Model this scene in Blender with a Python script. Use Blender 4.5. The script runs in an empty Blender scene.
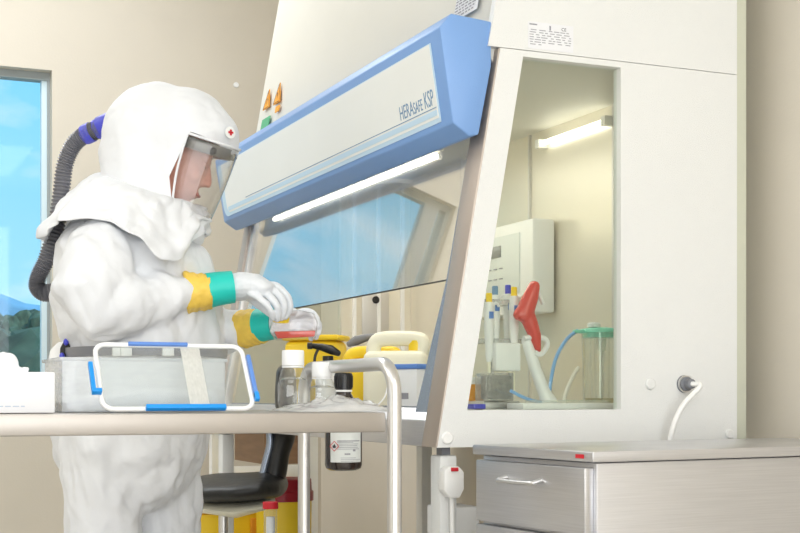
import bpy, bmesh, math, random
from mathutils import Vector, Matrix, noise
random.seed(7)
PI = math.pi
scene = bpy.context.scene
COL = scene.collection

# ------------------------------------------------------------------ camera
F = 1332.0
YAW = math.radians(23.3)
EYE = Vector((0, 0, .9))
FWD = Vector((math.sin(YAW), math.cos(YAW), 0))
RGT = Vector((math.cos(YAW), -math.sin(YAW), 0))
UPV = Vector((0, 0, 1))
cd = bpy.data.cameras.new('camera'); cam = bpy.data.objects.new('camera', cd); COL.objects.link(cam)
cd.sensor_fit = 'HORIZONTAL'; cd.sensor_width = 36; cd.lens = 36 * F / 800
cd.shift_y = (395 - 266.5) / 800
cd.clip_start = .05; cd.clip_end = 8000
cam.location = EYE; cam.rotation_euler = (PI / 2, 0, -YAW)
scene.camera = cam

def ray(u, v): return FWD + RGT * ((u - 400) / F) + UPV * ((395 - v) / F)
def at(u, v, D): return EYE + ray(u, v) * D
def aty(u, v, Y): r = ray(u, v); return EYE + r * (Y / r.y)
def atx(u, v, X): r = ray(u, v); return EYE + r * (X / r.x)

# ------------------------------------------------------------------ materials
def lin(c):
    c = c / 255
    return c / 12.92 if c <= .04045 else ((c + .055) / 1.055) ** 2.4
def rgb(r, g, b): return (lin(r), lin(g), lin(b), 1)

def mat(name, col, rough=.5, metal=0, bump=0, bscale=40, var=0, vscale=6, stretch=None, spec=None, emit=None, sheen=0, ridge=0, coat=0):
    m = bpy.data.materials.new(name); m.use_nodes = True
    nt = m.node_tree; N = nt.nodes; Lk = nt.links
    b = N['Principled BSDF']
    b.inputs['Base Color'].default_value = rgb(*col)
    b.inputs['Roughness'].default_value = rough
    b.inputs['Metallic'].default_value = metal
    if spec is not None: b.inputs['Specular IOR Level'].default_value = spec
    if coat: b.inputs['Coat Weight'].default_value = coat
    tc = N.new('ShaderNodeTexCoord'); mp = N.new('ShaderNodeMapping')
    Lk.new(tc.outputs['Object'], mp.inputs[0])
    if stretch: mp.inputs['Scale'].default_value = stretch
    if var:
        n = N.new('ShaderNodeTexNoise'); n.inputs['Scale'].default_value = vscale; n.inputs['Detail'].default_value = 4
        Lk.new(mp.outputs[0], n.inputs['Vector'])
        r = N.new('ShaderNodeValToRGB')
        lo = [max(0, x * (1 - var)) for x in rgb(*col)[:3]] + [1]; hi = [min(1, x * (1 + var)) for x in rgb(*col)[:3]] + [1]
        r.color_ramp.elements[0].color = lo; r.color_ramp.elements[1].color = hi
        r.color_ramp.elements[0].position = .3; r.color_ramp.elements[1].position = .7
        Lk.new(n.outputs[0], r.inputs[0]); Lk.new(r.outputs[0], b.inputs['Base Color'])
    if ridge:
        n = N.new('ShaderNodeTexNoise'); n.noise_type = 'RIDGED_MULTIFRACTAL'; n.inputs['Scale'].default_value = ridge; n.inputs['Detail'].default_value = 3; n.inputs['Distortion'].default_value = .6
        Lk.new(mp.outputs[0], n.inputs['Vector'])
        b1 = N.new('ShaderNodeBump'); b1.inputs['Strength'].default_value = .75; b1.inputs['Distance'].default_value = .016
        Lk.new(n.outputs[0], b1.inputs['Height']); Lk.new(b1.outputs[0], b.inputs['Normal'])
    if bump:
        n = N.new('ShaderNodeTexNoise'); n.inputs['Scale'].default_value = bscale; n.inputs['Detail'].default_value = 5
        Lk.new(mp.outputs[0], n.inputs['Vector'])
        bp = N.new('ShaderNodeBump'); bp.inputs['Strength'].default_value = bump; bp.inputs['Distance'].default_value = .01
        Lk.new(n.outputs[0], bp.inputs['Height']); Lk.new(bp.outputs[0], b.inputs['Normal'])
        if ridge: Lk.new(b1.outputs[0], bp.inputs['Normal'])
    if emit:
        b.inputs['Emission Color'].default_value = rgb(*col); b.inputs['Emission Strength'].default_value = emit
    return m

def clear(name, tint=(255, 255, 255), base=.04, boost=1.0, rough=.03, haze=0, hazecol=(240, 240, 240)):
    m = bpy.data.materials.new(name); m.use_nodes = True
    nt = m.node_tree; N = nt.nodes; Lk = nt.links
    N.remove(N['Principled BSDF']); out = N['Material Output']
    t = N.new('ShaderNodeBsdfTransparent'); t.inputs[0].default_value = rgb(*tint)
    g = N.new('ShaderNodeBsdfGlossy'); g.inputs['Roughness'].default_value = rough
    lw = N.new('ShaderNodeLayerWeight'); lw.inputs['Blend'].default_value = .5
    fr = N.new('ShaderNodeMath'); fr.operation = 'POWER'; fr.inputs[1].default_value = 5; Lk.new(lw.outputs['Facing'], fr.inputs[0])
    ma = N.new('ShaderNodeMath'); ma.operation = 'MULTIPLY_ADD'; ma.use_clamp = True
    ma.inputs[1].default_value = boost; ma.inputs[2].default_value = base
    Lk.new(fr.outputs[0], ma.inputs[0])
    src = t.outputs[0]
    if haze:
        d = N.new('ShaderNodeBsdfDiffuse'); d.inputs[0].default_value = rgb(*hazecol)
        tl = N.new('ShaderNodeBsdfTranslucent'); tl.inputs[0].default_value = rgb(*hazecol)
        ad = N.new('ShaderNodeMixShader'); ad.inputs[0].default_value = .5
        Lk.new(d.outputs[0], ad.inputs[1]); Lk.new(tl.outputs[0], ad.inputs[2])
        nz = N.new('ShaderNodeTexNoise'); nz.inputs['Scale'].default_value = 9
        mr = N.new('ShaderNodeMapRange'); mr.inputs['To Min'].default_value = haze * .8; mr.inputs['To Max'].default_value = haze * 1.2
        Lk.new(nz.outputs[0], mr.inputs['Value'])
        mx = N.new('ShaderNodeMixShader'); Lk.new(mr.outputs[0], mx.inputs[0])
        Lk.new(t.outputs[0], mx.inputs[1]); Lk.new(ad.outputs[0], mx.inputs[2]); src = mx.outputs[0]
    m2 = N.new('ShaderNodeMixShader')
    Lk.new(ma.outputs[0], m2.inputs[0]); Lk.new(src, m2.inputs[1]); Lk.new(g.outputs[0], m2.inputs[2])
    Lk.new(m2.outputs[0], out.inputs['Surface'])
    return m

M = dict(
    wall=mat('wall_paint', (206, 199, 186), .8, bump=.05, bscale=120, var=.03, vscale=2),
    wall_r=mat('wall_paint_side', (222, 215, 203), .8, bump=.05, bscale=120, var=.03, vscale=2),
    ceil=mat('ceiling_paint', (240, 238, 232), .8, var=.01),
    floor=mat('floor_vinyl', (198, 194, 186), .3, var=.05, vscale=30),
    white=mat('white_powder_coat', (228, 229, 228), .42, bump=.25, bscale=450, var=.01, vscale=2),
    whitepl=mat('white_plastic', (240, 240, 239), .35, var=.01),
    cream=mat('cream_panel', (220, 218, 209), .45, bump=.08, bscale=300, var=.01),
    greenish=mat('pale_green_grey_panel', (205, 207, 190), .5, var=.02),
    blue=mat('blue_coat', (122, 162, 218), .38, bump=.1, bscale=400, var=.02),
    palebl=mat('pale_blue_print', (196, 222, 242), .4, var=.01),
    faceplate=mat('white_face_plate', (238, 240, 238), .35, var=.01),
    inkbl=mat('blue_grey_ink', (112, 148, 184), .5, var=.02),
    ink=mat('dark_ink', (70, 70, 78), .6, var=.02),
    inkgrey=mat('grey_ink', (150, 150, 158), .6, var=.02),
    steel=mat('brushed_steel', (205, 200, 194), .34, .9, bump=.05, bscale=60, stretch=(1, 1, 40), var=.03, vscale=10),
    steelh=mat('brushed_steel_horizontal', (205, 205, 208), .34, .88, bump=.04, bscale=20, stretch=(1, 1, 60), var=.05, vscale=8),
    steelw=mat('satin_steel', (216, 213, 210), .45, .75, bump=.03, bscale=60, var=.02),
    post=mat('brown_satin_steel', (186, 174, 164), .45, .6, bump=.04, bscale=60, var=.03),
    carts=mat('cart_steel', (178, 172, 166), .42, .8, bump=.03, bscale=40, var=.03),
    chrome=mat('polished_tube', (218, 217, 216), .30, .95, var=.01),
    steeld=mat('blue_grey_steel', (150, 160, 176), .25, .8, var=.04),
    steeli=mat('interior_steel', (228, 222, 208), .32, .45, bump=.03, bscale=15, stretch=(1, 1, .2), var=.03, vscale=3),
    dark=mat('dark_gap', (60, 58, 58), .6, var=.05),
    black=mat('black_plastic', (24, 24, 27), .3, var=.05),
    greypl=mat('grey_plastic', (120, 122, 128), .45, var=.04),
    hose=mat('grey_rubber', (116, 116, 122), .38, var=.06, vscale=20),
    violet=mat('blue_violet_plastic', (74, 78, 200), .3, var=.03),
    suit=mat('white_nonwoven_fabric', (228, 230, 234), .75, ridge=9, bump=.2, bscale=26, var=.015, vscale=30),
    hood=mat('white_hood_fabric', (229, 231, 235), .7, ridge=5, bump=.12, bscale=22, var=.015, vscale=30),
    glove=mat('white_latex', (224, 228, 234), .4, bump=.25, bscale=90, var=.02),
    glovein=mat('yellow_latex', (246, 206, 88), .5, bump=.3, bscale=70, var=.12, vscale=25),
    tape=mat('teal_tape', (30, 200, 188), .5, bump=.1, bscale=60, var=.05),
    skin=mat('skin', (222, 160, 142), .5, bump=.05, bscale=60, var=.08, vscale=12),
    lips=mat('lips', (196, 112, 104), .45, var=.05), hair=mat('brown_hair', (86, 66, 52), .6, var=.2, vscale=60),
    eye=mat('eye_white', (235, 232, 228), .2, var=.01), iris=mat('iris', (60, 70, 80), .2, var=.1),
    red=mat('red_logo', (205, 30, 45), .5, var=.02),
    bandg=mat('grey_harness_band', (128, 126, 120), .5, var=.15, vscale=30),
    ringr=mat('warm_grey_band', (90, 88, 86), .5, var=.05),
    medred=mat('red_medium', (205, 62, 42), .12, var=.08, coat=.4),
    yellow=mat('yellow_plastic', (244, 208, 40), .4, var=.05), yellowc=mat('yellow_cap', (250, 214, 40), .35, var=.03),
    orange=mat('orange_sticker', (236, 160, 40), .5, var=.04), green=mat('green_sticker', (80, 168, 122), .5, var=.04),
    bluec=mat('bright_blue_plastic', (20, 146, 232), .35, var=.03), bluel=mat('mid_blue_silicone', (96, 140, 214), .4, var=.03),
    natural=mat('natural_plastic', (242, 238, 216), .35, var=.02), capw=mat('white_cap', (236, 237, 238), .35, var=.01),
    label=mat('label_paper', (222, 226, 224), .6, var=.02), paper=mat('paper', (230, 231, 235), .7, var=.01),
    lineg=mat('pale_grey_ink', (188, 200, 216), .7, var=.02),
    amber=mat('brown_black_glass', (34, 20, 14), .08, var=.1, coat=.5),
    upr=mat('red_plastic', (216, 76, 66), .25, var=.05, coat=.4), tealp=mat('mint_plastic', (140, 226, 200), .3, var=.03),
    tubeb=mat('light_blue_tube', (134, 184, 236), .3, var=.03), tubew=mat('milky_tube', (232, 230, 220), .35, var=.02),
    seat=mat('dark_grey_vinyl', (30, 30, 29), .42, bump=.1, bscale=60, var=.08),
    binred=mat('dark_red_lid', (150, 16, 34), .35, var=.04), wood=mat('brown_wood', (150, 118, 92), .5, var=.15, stretch=(1, 1, 8)),
    screen=mat('lcd_grey', (150, 152, 150), .3, var=.02), mesh=mat('mesh_grey', (150, 146, 140), .4, .5, bump=.8, bscale=160, var=.3, vscale=120),
    lamp=mat('lamp_glow', (255, 246, 226), .5, emit=9), uvl=mat('lamp_tube_glow', (255, 250, 240), .5, emit=4),
    frame=mat('window_frame_grey', (150, 158, 160), .4, var=.02), framew=mat('window_bead', (206, 224, 232), .35, var=.02),
    hazy_rock=mat('hazy_mountain_rock', (120, 160, 186), .9, bump=.6, bscale=.02, var=.3, vscale=.01),  # blue distance haze is put into the mountain base colour
    forest=mat('forest_green', (74, 92, 74), .9, var=.5, vscale=.4), grassm=mat('meadow', (96, 112, 84), .9, var=.2, vscale=.1),
)
G = dict(
    window=clear('window_glass', (250, 253, 255), .02, .6),
    sash=clear('sash_glass', (250, 251, 250), .17, 2.2, .015),
    side=clear('side_glass', (246, 249, 245), .02, .9, .02),
    visor=clear('visor_film', (250, 250, 250), .03, 1.3, .03, haze=.04),
    bottle=clear('clear_bottle', (250, 252, 251), .08, 1.3, .05, haze=.08, hazecol=(252, 252, 252)),
    flask=clear('clear_flask', (253, 252, 252), .06, 1.2, .05, haze=.05, hazecol=(252, 252, 252)),
    frost=clear('frosted_bin', (245, 247, 248), .03, .6, .2, haze=.32, hazecol=(254, 254, 255)),
    lidp=clear('clear_lid', (250, 252, 252), .03, .8, .05, haze=.08),
    film=clear('plastic_film', (252, 253, 253), .06, .8, .12, haze=.6, hazecol=(254, 254, 254)),
    jar=clear('clear_jar', (254, 255, 254), .06, 1.5, .03, haze=.06, hazecol=(250, 250, 250)),
    fridge=clear('clear_plastic_rack', (240, 242, 242), .08, 1.2, .06, haze=.25),
)

# ------------------------------------------------------------------ object helpers
WLOC = {}
def tag(o, label=None, cat=None, group=None, kind=None):
    if label: o['label'] = label
    if cat: o['category'] = cat
    if group: o['group'] = group
    if kind: o['kind'] = kind
    return o
def empty(name, loc, label, cat, group=None):
    o = bpy.data.objects.new(name, None); COL.objects.link(o); o.location = loc
    o.empty_display_size = .05
    WLOC[o.name] = Vector(loc); return tag(o, label, cat, group)
def link_mesh(name, me, m, parent=None, smooth=True, origin=None):
    """me is in world coordinates"""
    if parent is not None: org = WLOC[parent.name]
    elif origin is not None: org = Vector(origin)
    else:
        vs = [v.co for v in me.vertices]
        org = Vector(((min(v.x for v in vs) + max(v.x for v in vs)) / 2, (min(v.y for v in vs) + max(v.y for v in vs)) / 2, min(v.z for v in vs)))
    me.transform(Matrix.Translation(-org))
    o = bpy.data.objects.new(name, me); COL.objects.link(o)
    if parent is not None: o.parent = parent
    else: o.location = org
    WLOC[o.name] = org.copy()
    if m: me.materials.append(m)
    if smooth:
        for p in me.polygons: p.use_smooth = True
        me.set_sharp_from_angle(angle=math.radians(38))
    return o
def obj(name, bm, m, parent=None, smooth=True, origin=None):
    bmesh.ops.recalc_face_normals(bm, faces=bm.faces)
    me = bpy.data.meshes.new(name); bm.to_mesh(me); bm.free()
    return link_mesh(name, me, m, parent, smooth, origin)
def struct(name, bm, m, **k):
    return tag(obj(name, bm, m, **k), kind='structure')
def B(): return bmesh.new()

def merge(bm, tmp):
    me = bpy.data.meshes.new('t'); tmp.to_mesh(me); tmp.free(); bm.from_mesh(me); bpy.data.meshes.remove(me); return bm
def box(bm, x0, x1, y0, y1, z0, z1, bev=0, mx=None, seg=2):
    t = B(); bmesh.ops.create_cube(t, size=1)
    for v in t.verts:
        v.co = Vector((x0 + (v.co.x + .5) * (x1 - x0), y0 + (v.co.y + .5) * (y1 - y0), z0 + (v.co.z + .5) * (z1 - z0)))
    if bev: bmesh.ops.bevel(t, geom=t.edges[:], offset=bev, segments=seg, affect='EDGES', profile=.5)
    if mx: t.transform(mx)
    return merge(bm, t)
def prism(bm, pts, vec, bev=0):
    """extrude 3D polygon pts by vec"""
    t = B(); a = [t.verts.new(p) for p in pts]; b = [t.verts.new(Vector(p) + Vector(vec)) for p in pts]
    n = len(pts); t.faces.new(a); t.faces.new(b[::-1])
    for i in range(n): t.faces.new((a[i], b[i], b[(i + 1) % n], a[(i + 1) % n]))
    bmesh.ops.recalc_face_normals(t, faces=t.faces)
    if bev: bmesh.ops.bevel(t, geom=t.edges[:], offset=bev, segments=2, affect='EDGES', profile=.5)
    return merge(bm, t)
def xz(bm, pts, y0, y1, bev=0):
    return prism(bm, [Vector((x, y0, z)) for x, z in pts], (0, y1 - y0, 0), bev)
def catmull(pts, n):
    P = [Vector(p) for p in pts]; P = [P[0] * 2 - P[1]] + P + [P[-1] * 2 - P[-2]]; out = []
    for i in range(1, len(P) - 2):
        for k in range(n):
            t = k / n; a, b, c, d = P[i - 1:i + 3]
            out.append(.5 * ((2 * b) + (c - a) * t + (2 * a - 5 * b + 4 * c - d) * t * t + (3 * b - a - 3 * c + d) * t ** 3))
    out.append(P[-2]); return out
def loft(bm, secs, side=Vector((0, 1, 0)), seg=20, cap=True, dome=True):
    """secs: [(centre, ra (along side), rb)] ; closed tube"""
    secs = [(Vector(p), ra, rb) for p, ra, rb in secs]
    rings = []; n = len(secs)
    tang = []
    for i in range(n):
        a = secs[max(0, i - 1)][0]; b = secs[min(n - 1, i + 1)][0]; t = (b - a); tang.append(t.normalized() if t.length > 1e-9 else Vector((0, 0, 1)))
    if dome:
        p, ra, rb = secs[0]; q, sa, sb = secs[-1]
        pre = [(p - tang[0] * min(ra, rb) * s * .9, ra * c, rb * c, tang[0]) for s, c in ((.9, .43), (.6, .8))]
        post = [(q + tang[-1] * min(sa, sb) * s * .9, sa * c, sb * c, tang[-1]) for s, c in ((.6, .8), (.9, .43))]
        full = pre + [(s[0], s[1], s[2], t) for s, t in zip(secs, tang)] + post
    else: full = [(s[0], s[1], s[2], t) for s, t in zip(secs, tang)]
    sd = side.normalized()
    for p, ra, rb, t in full:
        A = sd - t * sd.dot(t)
        if A.length < .15: A = Vector((0, 0, 1)) - t * t.z
        if A.length < .15: A = Vector((1, 0, 0)) - t * t.x
        A.normalize(); Bv = t.cross(A)
        rings.append([bm.verts.new(p + A * ra * math.cos(2 * PI * k / seg) + Bv * rb * math.sin(2 * PI * k / seg)) for k in range(seg)])
    for r0, r1 in zip(rings, rings[1:]):
        for k in range(seg): bm.faces.new((r0[k], r0[(k + 1) % seg], r1[(k + 1) % seg], r1[k]))
    if cap: bm.faces.new(rings[0][::-1]); bm.faces.new(rings[-1])
    return bm
def tube(bm, pts, r, seg=12, n=6, smooth=True, dome=False):
    P = catmull(pts, n) if smooth and len(pts) > 2 else [Vector(p) for p in pts]
    # parallel transport
    rings = []; A = None
    for i, p in enumerate(P):
        t = (P[min(i + 1, len(P) - 1)] - P[max(i - 1, 0)]).normalized()
        if A is None:
            A = Vector((0, 0, 1)) if abs(t.z) < .9 else Vector((1, 0, 0))
        A = (A - t * A.dot(t)).normalized(); Bv = t.cross(A)
        rr = r(i / (len(P) - 1)) if callable(r) else r
        rings.append([bm.verts.new(p + A * rr * math.cos(2 * PI * k / seg) + Bv * rr * math.sin(2 * PI * k / seg)) for k in range(seg)])
    for r0, r1 in zip(rings, rings[1:]):
        for k in range(seg): bm.faces.new((r0[k], r0[(k + 1) % seg], r1[(k + 1) % seg], r1[k]))
    bm.faces.new(rings[0][::-1]); bm.faces.new(rings[-1])
    return bm
def lathe(bm, c, prof, seg=32, axis=None, sx=1, sy=1):
    """prof [(r,z)] closed at axis if r==0"""
    t = B(); rings = []
    for r, z in prof:
        if r < 1e-6: rings.append([t.verts.new((0, 0, z))])
        else: rings.append([t.verts.new((r * sx * math.cos(2 * PI * k / seg), r * sy * math.sin(2 * PI * k / seg), z)) for k in range(seg)])
    for a, b in zip(rings, rings[1:]):
        if len(a) == 1 and len(b) == 1: continue
        for k in range(seg):
            k2 = (k + 1) % seg
            if len(a) == 1: t.faces.new((a[0], b[k2], b[k]))
            elif len(b) == 1: t.faces.new((a[k], a[k2], b[0]))
            else: t.faces.new((a[k], a[k2], b[k2], b[k]))
    if axis is not None:
        t.transform(Vector((0, 0, 1)).rotation_difference(Vector(axis)).to_matrix().to_4x4())
    t.transform(Matrix.Translation(Vector(c)))
    return merge(bm, t)
def sphere(bm, c, r, sc=(1, 1, 1), mx=None, seg=20):
    t = B(); bmesh.ops.create_uvsphere(t, u_segments=seg, v_segments=seg // 2 + 2, radius=r)
    for v in t.verts: v.co = Vector((v.co.x * sc[0], v.co.y * sc[1], v.co.z * sc[2]))
    if mx: t.transform(mx)
    t.transform(Matrix.Translation(Vector(c))); return merge(bm, t)
def evaluated(o):
    dg = bpy.context.evaluated_depsgraph_get(); dg.update()
    return bpy.data.meshes.new_from_object(o.evaluated_get(dg))
def bm_obj(bm):
    me = bpy.data.meshes.new('tmp'); bmesh.ops.recalc_face_normals(bm, faces=bm.faces); bm.to_mesh(me); bm.free()
    o = bpy.data.objects.new('tmp', me); COL.objects.link(o); return o
def remesh(bm, vox, smooth=6, sub=None):
    o = bm_obj(bm)
    md = o.modifiers.new('r', 'REMESH'); md.mode = 'VOXEL'; md.voxel_size = vox
    s = o.modifiers.new('s', 'SMOOTH'); s.factor = .5; s.iterations = smooth
    for c in (sub or []):
        b = o.modifiers.new('b', 'BOOLEAN'); b.operation = 'DIFFERENCE'; b.object = c; b.solver = 'EXACT'
    me = evaluated(o); bpy.data.objects.remove(o); return me
def jitter(me, amp, sc):
    ds = [v.normal * amp * noise.noise(v.co * sc) for v in me.vertices]
    for v, d in zip(me.vertices, ds): v.co += d
def text_mesh(s, size, org, right, up, depth=.0006, align='LEFT', shear=0, bold=0):
    cu = bpy.data.curves.new('t', 'FONT'); cu.body = s; cu.size = size; cu.extrude = depth; cu.align_x = align; cu.shear = shear; cu.offset = bold
    o = bpy.data.objects.new('t', cu); COL.objects.link(o); me = evaluated(o); bpy.data.objects.remove(o)
    r = Vector(right).normalized(); u = Vector(up).normalized(); n = r.cross(u)
    mx = Matrix(((r.x, u.x, n.x, org[0]), (r.y, u.y, n.y, org[1]), (r.z, u.z, n.z, org[2]), (0, 0, 0, 1)))
    me.transform(mx); return me
def rect(bm, org, right, up, x0, x1, y0, y1, d=.0006):
    r = Vector(right).normalized(); u = Vector(up).normalized(); n = r.cross(u); o = Vector(org)
    return prism(bm, [o + r * x0 + u * y0, o + r * x1 + u * y0, o + r * x1 + u * y1, o + r * x0 + u * y1], n * d)
def arc_pts(c, r, a0, a1, ax1, ax2, n=8):
    return [Vector(c) + Vector(ax1) * r * math.cos(a0 + (a1 - a0) * i / n) + Vector(ax2) * r * math.sin(a0 + (a1 - a0) * i / n) for i in range(n + 1)]

# ------------------------------------------------------------------ the room
XR, YB, XL, YF, ZC = 2.05, 5.66, -3.2, -2.6, 3.0
WX0, WX1, WZ0, WZ1 = .07, .862, .9, 2.25      # window opening
b = B(); box(b, XL - .15, XR + .15, YF - .15, YB + .2, -.1, 0); struct('floor', b, M['floor'])
b = B(); box(b, XL - .15, XR + .15, YF - .15, YB + .2, ZC, ZC + .1); struct('ceiling', b, M['ceil'])
b = B(); box(b, XR, XR + .15, YF - .15, YB + .2, 0, ZC); struct('wall_right', b, M['wall_r'])
b = B(); box(b, XL - .15, XL, YF - .15, YB + .2, 0, ZC); struct('wall_left', b, M['wall'])
b = B(); box(b, XL, XR, YF - .15, YF, 0, ZC); struct('wall_front', b, M['wall'])
b = B()
box(b, XL, WX0, YB, YB + .2, 0, ZC); box(b, WX1, XR, YB, YB + .2, 0, ZC)
box(b, WX0, WX1, YB, YB + .2, 0, WZ0); box(b, WX0, WX1, YB, YB + .2, WZ1, ZC)
struct('wall_back', b, M['wall'])
wy = YB + .05
b = B()
box(b, WX0 + .02, WX1 - .012, wy, wy + .06, WZ1 - .032, WZ1); box(b, WX0 + .02, WX1 - .012, wy, wy + .06, WZ0, WZ0 + .05)
box(b, WX0, WX0 + .02, wy, wy + .06, WZ0, WZ1)
box(b, .13, .205, wy + .001, wy + .059, WZ0 + .05, WZ1 - .032)
box(b, WX1 - .012, WX1, wy, wy + .06, WZ0, WZ1)
w1 = struct('window_1', b, M['frame'])
b = B(); box(b, WX1 - .034, WX1 - .012, wy + .01, wy + .05, WZ0 + .05, WZ1 - .032); obj('window_bead', b, M['framew'], w1)
b = B(); box(b, WX0 + .02, WX1 - .012, wy + .035, wy + .041, WZ0 + .05, WZ1 - .032); obj('window_pane', b, G['window'], w1)
b = B(); box(b, WX0 - .02, WX1 + .02, YB - .03, YB + .05, WZ0 - .03, WZ0, .004); obj('window_sill', b, M['whitepl'], w1)
for n_, x0_ in (('left', XL),):
    pass
b = B(); box(b, XL, XR, YB - .012, YB, 0, .09); struct('baseboard_back', b, M['whitepl'])
# wall screw
b = B(); p = aty(236, 85, YB); lathe(b, (p.x, YB, p.z), [(0, -.0), (.012, 0), (.012, .004), (0, .007)], 16, axis=(0, -1, 0))
tag(obj('wall_screw', b, M['capw']), 'small white screw cap on the beige wall above the hood', 'screw cap')

# outside
def terrain(name, x0, x1, y0, y1, nx, ny, hf, m):
    b = B(); g = [[b.verts.new((x0 + (x1 - x0) * i / nx, y0 + (y1 - y0) * j / ny, hf(x0 + (x1 - x0) * i / nx, y0 + (y1 - y0) * j / ny))) for i in range(nx + 1)] for j in range(ny + 1)]
    for j in range(ny):
        for i in range(nx): b.faces.new((g[j][i], g[j][i + 1], g[j + 1][i + 1], g[j + 1][i]))
    return struct(name, b, m)
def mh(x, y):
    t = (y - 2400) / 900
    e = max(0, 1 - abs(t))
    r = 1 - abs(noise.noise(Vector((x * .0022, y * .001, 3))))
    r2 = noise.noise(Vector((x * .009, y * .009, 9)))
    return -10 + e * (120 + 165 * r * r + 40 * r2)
terrain('mountain_range', -2600, 2600, 1500, 3300, 130, 30, mh, M['hazy_rock'])
def fh(x, y):
    t = min(1, max(0, (y - 120) / 330)); return -4 + t * t * 26 + 3 * noise.noise(Vector((x * .01, y * .01, 1)))
terrain('hillside_ground', -500, 500, 20, 700, 60, 50, fh, M['grassm'])
b = B()
for i in range(1100):
    y = random.uniform(70, 640); x = y * random.uniform(-.28, .32) + random.uniform(-14, 14)
    h = random.uniform(5, 9); z = fh(x, y) - .6
    t = B(); bmesh.ops.create_icosphere(t, subdivisions=2, radius=1)
    for v in t.verts:
        k = 1 + .35 * noise.noise(v.co * 2.3 + Vector((i, 0, 0)))
        v.co = Vector((v.co.x * h * .42 * k, v.co.y * h * .42 * k, v.co.z * h * .62 * k + h * .55))
    t.transform(Matrix.Translation((x, y, z))); merge(b, t)
tag(obj('forest', b, M['forest'], smooth=False), 'dark green forest covering the hillside outside the window', 'forest', kind='stuff')

# ------------------------------------------------------------------ the safety cabinet
CX0, Y0, Y1, SL = 1.172, 2.522, 4.30, .174
Z0 = .79
def fx(z): return CX0 + SL * (z - .796)
ZS = 1.64
cab = empty('safety_cabinet', (1.55, (Y0 + Y1) / 2, Z0), 'large white biosafety cabinet with slanted glass front and blue header, filling the right half', 'safety cabinet')
def sidepanel(ya, yb):
    b = B(); e = .004
    xz(b, [(fx(Z0), Z0), (fx(.868), .868), (1.24, .868), (1.374, 1.627), (fx(1.627), 1.627), (fx(.868) , .868)][:0] or [(fx(.868), .868), (1.24, .868), (1.374, 1.627), (fx(1.627), 1.627)], ya, yb)
    xz(b, [(fx(Z0), Z0), (1.935, Z0), (1.935, .868), (fx(.868), .868)], ya, yb)
    xz(b, [(1.62, .868), (1.935, .868), (1.935, 1.627), (1.62, 1.627)], ya, yb)
    xz(b, [(fx(1.627), 1.627), (1.935, 1.627), (1.935, ZS), (fx(ZS), ZS)], ya, yb)
    bmesh.ops.remove_doubles(b, verts=b.verts[:], dist=.0001)
    return b
obj('side_panel', sidepanel(Y0, Y0 + .03), M['white'], cab)
obj('side_panel', sidepanel(Y1 - .03, Y1), M['steeli'], cab)
for ya, yb in ((Y0, Y0 + .03), (Y1 - .03, Y1)):
    b = B(); xz(b, [(1.24, .868), (1.62, .868), (1.62, 1.627), (1.374, 1.627)], ya + .017, ya + .023)
    obj('side_window', b, G['side'], cab)
# upper body
b = B(); ux = lambda z: 1.290 + .19 * (z - 1.645)
xz(b, [(ux(1.645), 1.6415), (1.935, 1.6415), (1.935, 2.42), (ux(2.42), 2.42)], Y0, Y0 + .02)
obj('upper_side_panel', b, M['white'], cab)
b = B()
xz(b, [(fx(1.53) + .03, 1.53), (ux(1.645) + .012, 1.645), (ux(2.42) + .002, 2.42), (ux(2.42) + .03, 2.42), (ux(1.645) + .05, 1.645), (fx(1.53) + .05, 1.53)], Y0 + .02, Y1)
obj('upper_front_panel', b, M['cream'], cab)
b = B(); box(b, ux(2.42), 1.972, Y0, Y1, 2.42, 2.44); obj('top_panel', b, M['white'], cab)
b = B(); box(b, 1.935, 1.972, Y0 + .012, Y1, Z0, 2.42, .003); obj('rear_plenum', b, M['greenish'], cab)
b = B(); box(b, 1.88, 1.93, Y0 + .031, Y1 - .031, .84, 1.665); obj('rear_wall', b, M['steeli'], cab)
# vertical joints on the interior walls
for yy in (2.95, 3.4, 3.85):
    b = B(); box(b, 1.872, 1.88, yy, yy + .008, .87, 1.66); obj('wall_joint', b, M['steelw'], cab)
for xx in (1.66, 1.75, 1.84):
    b = B(); box(b, xx, xx + .012, Y1 - .04, Y1 - .03, .87, 1.62); obj('wall_joint', b, M['whitepl'], cab)
p = aty(375, 300, Y1 - .03)
b = B(); box(b, p.x - .05, p.x + .05, Y1 - .036, Y1 - .03, p.z - .12, p.z + .06, .002); obj('service_plate', b, M['steelw'], cab)
b = B(); lathe(b, (p.x, Y1 - .036, p.z), [(0, .0), (.013, 0), (.013, .004), (.009, .006), (0, .003)], 20, axis=(0, -1, 0)); obj('service_port', b, M['black'], cab)
b = B(); xz(b, [(fx(1.5) + .05, 1.655), (1.935, 1.655), (1.935, 1.675), (fx(1.5) + .05, 1.675)], Y0 + .031, Y1 - .031); obj('inner_ceiling', b, M['cream'], cab)
b = B(); box(b, 1.24, 1.935, Y0 + .031, Y1 - .031, .80, .86); obj('work_surface', b, M['steelh'], cab)
# front arm rest
b = B(); xz(b, [(fx(Z0) + .0, Z0), (1.27, Z0), (1.27, .862), (1.205, .872), (fx(.83), .845)], Y0 + .078, Y1 - .06, .003); obj('arm_rest', b, M['steelh'], cab)
b = B(); box(b, 1.215, 1.262, Y0 + .09, Y1 - .08, .8625, .8745)
obj('front_grille', b, M['steeld'], cab)
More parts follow.
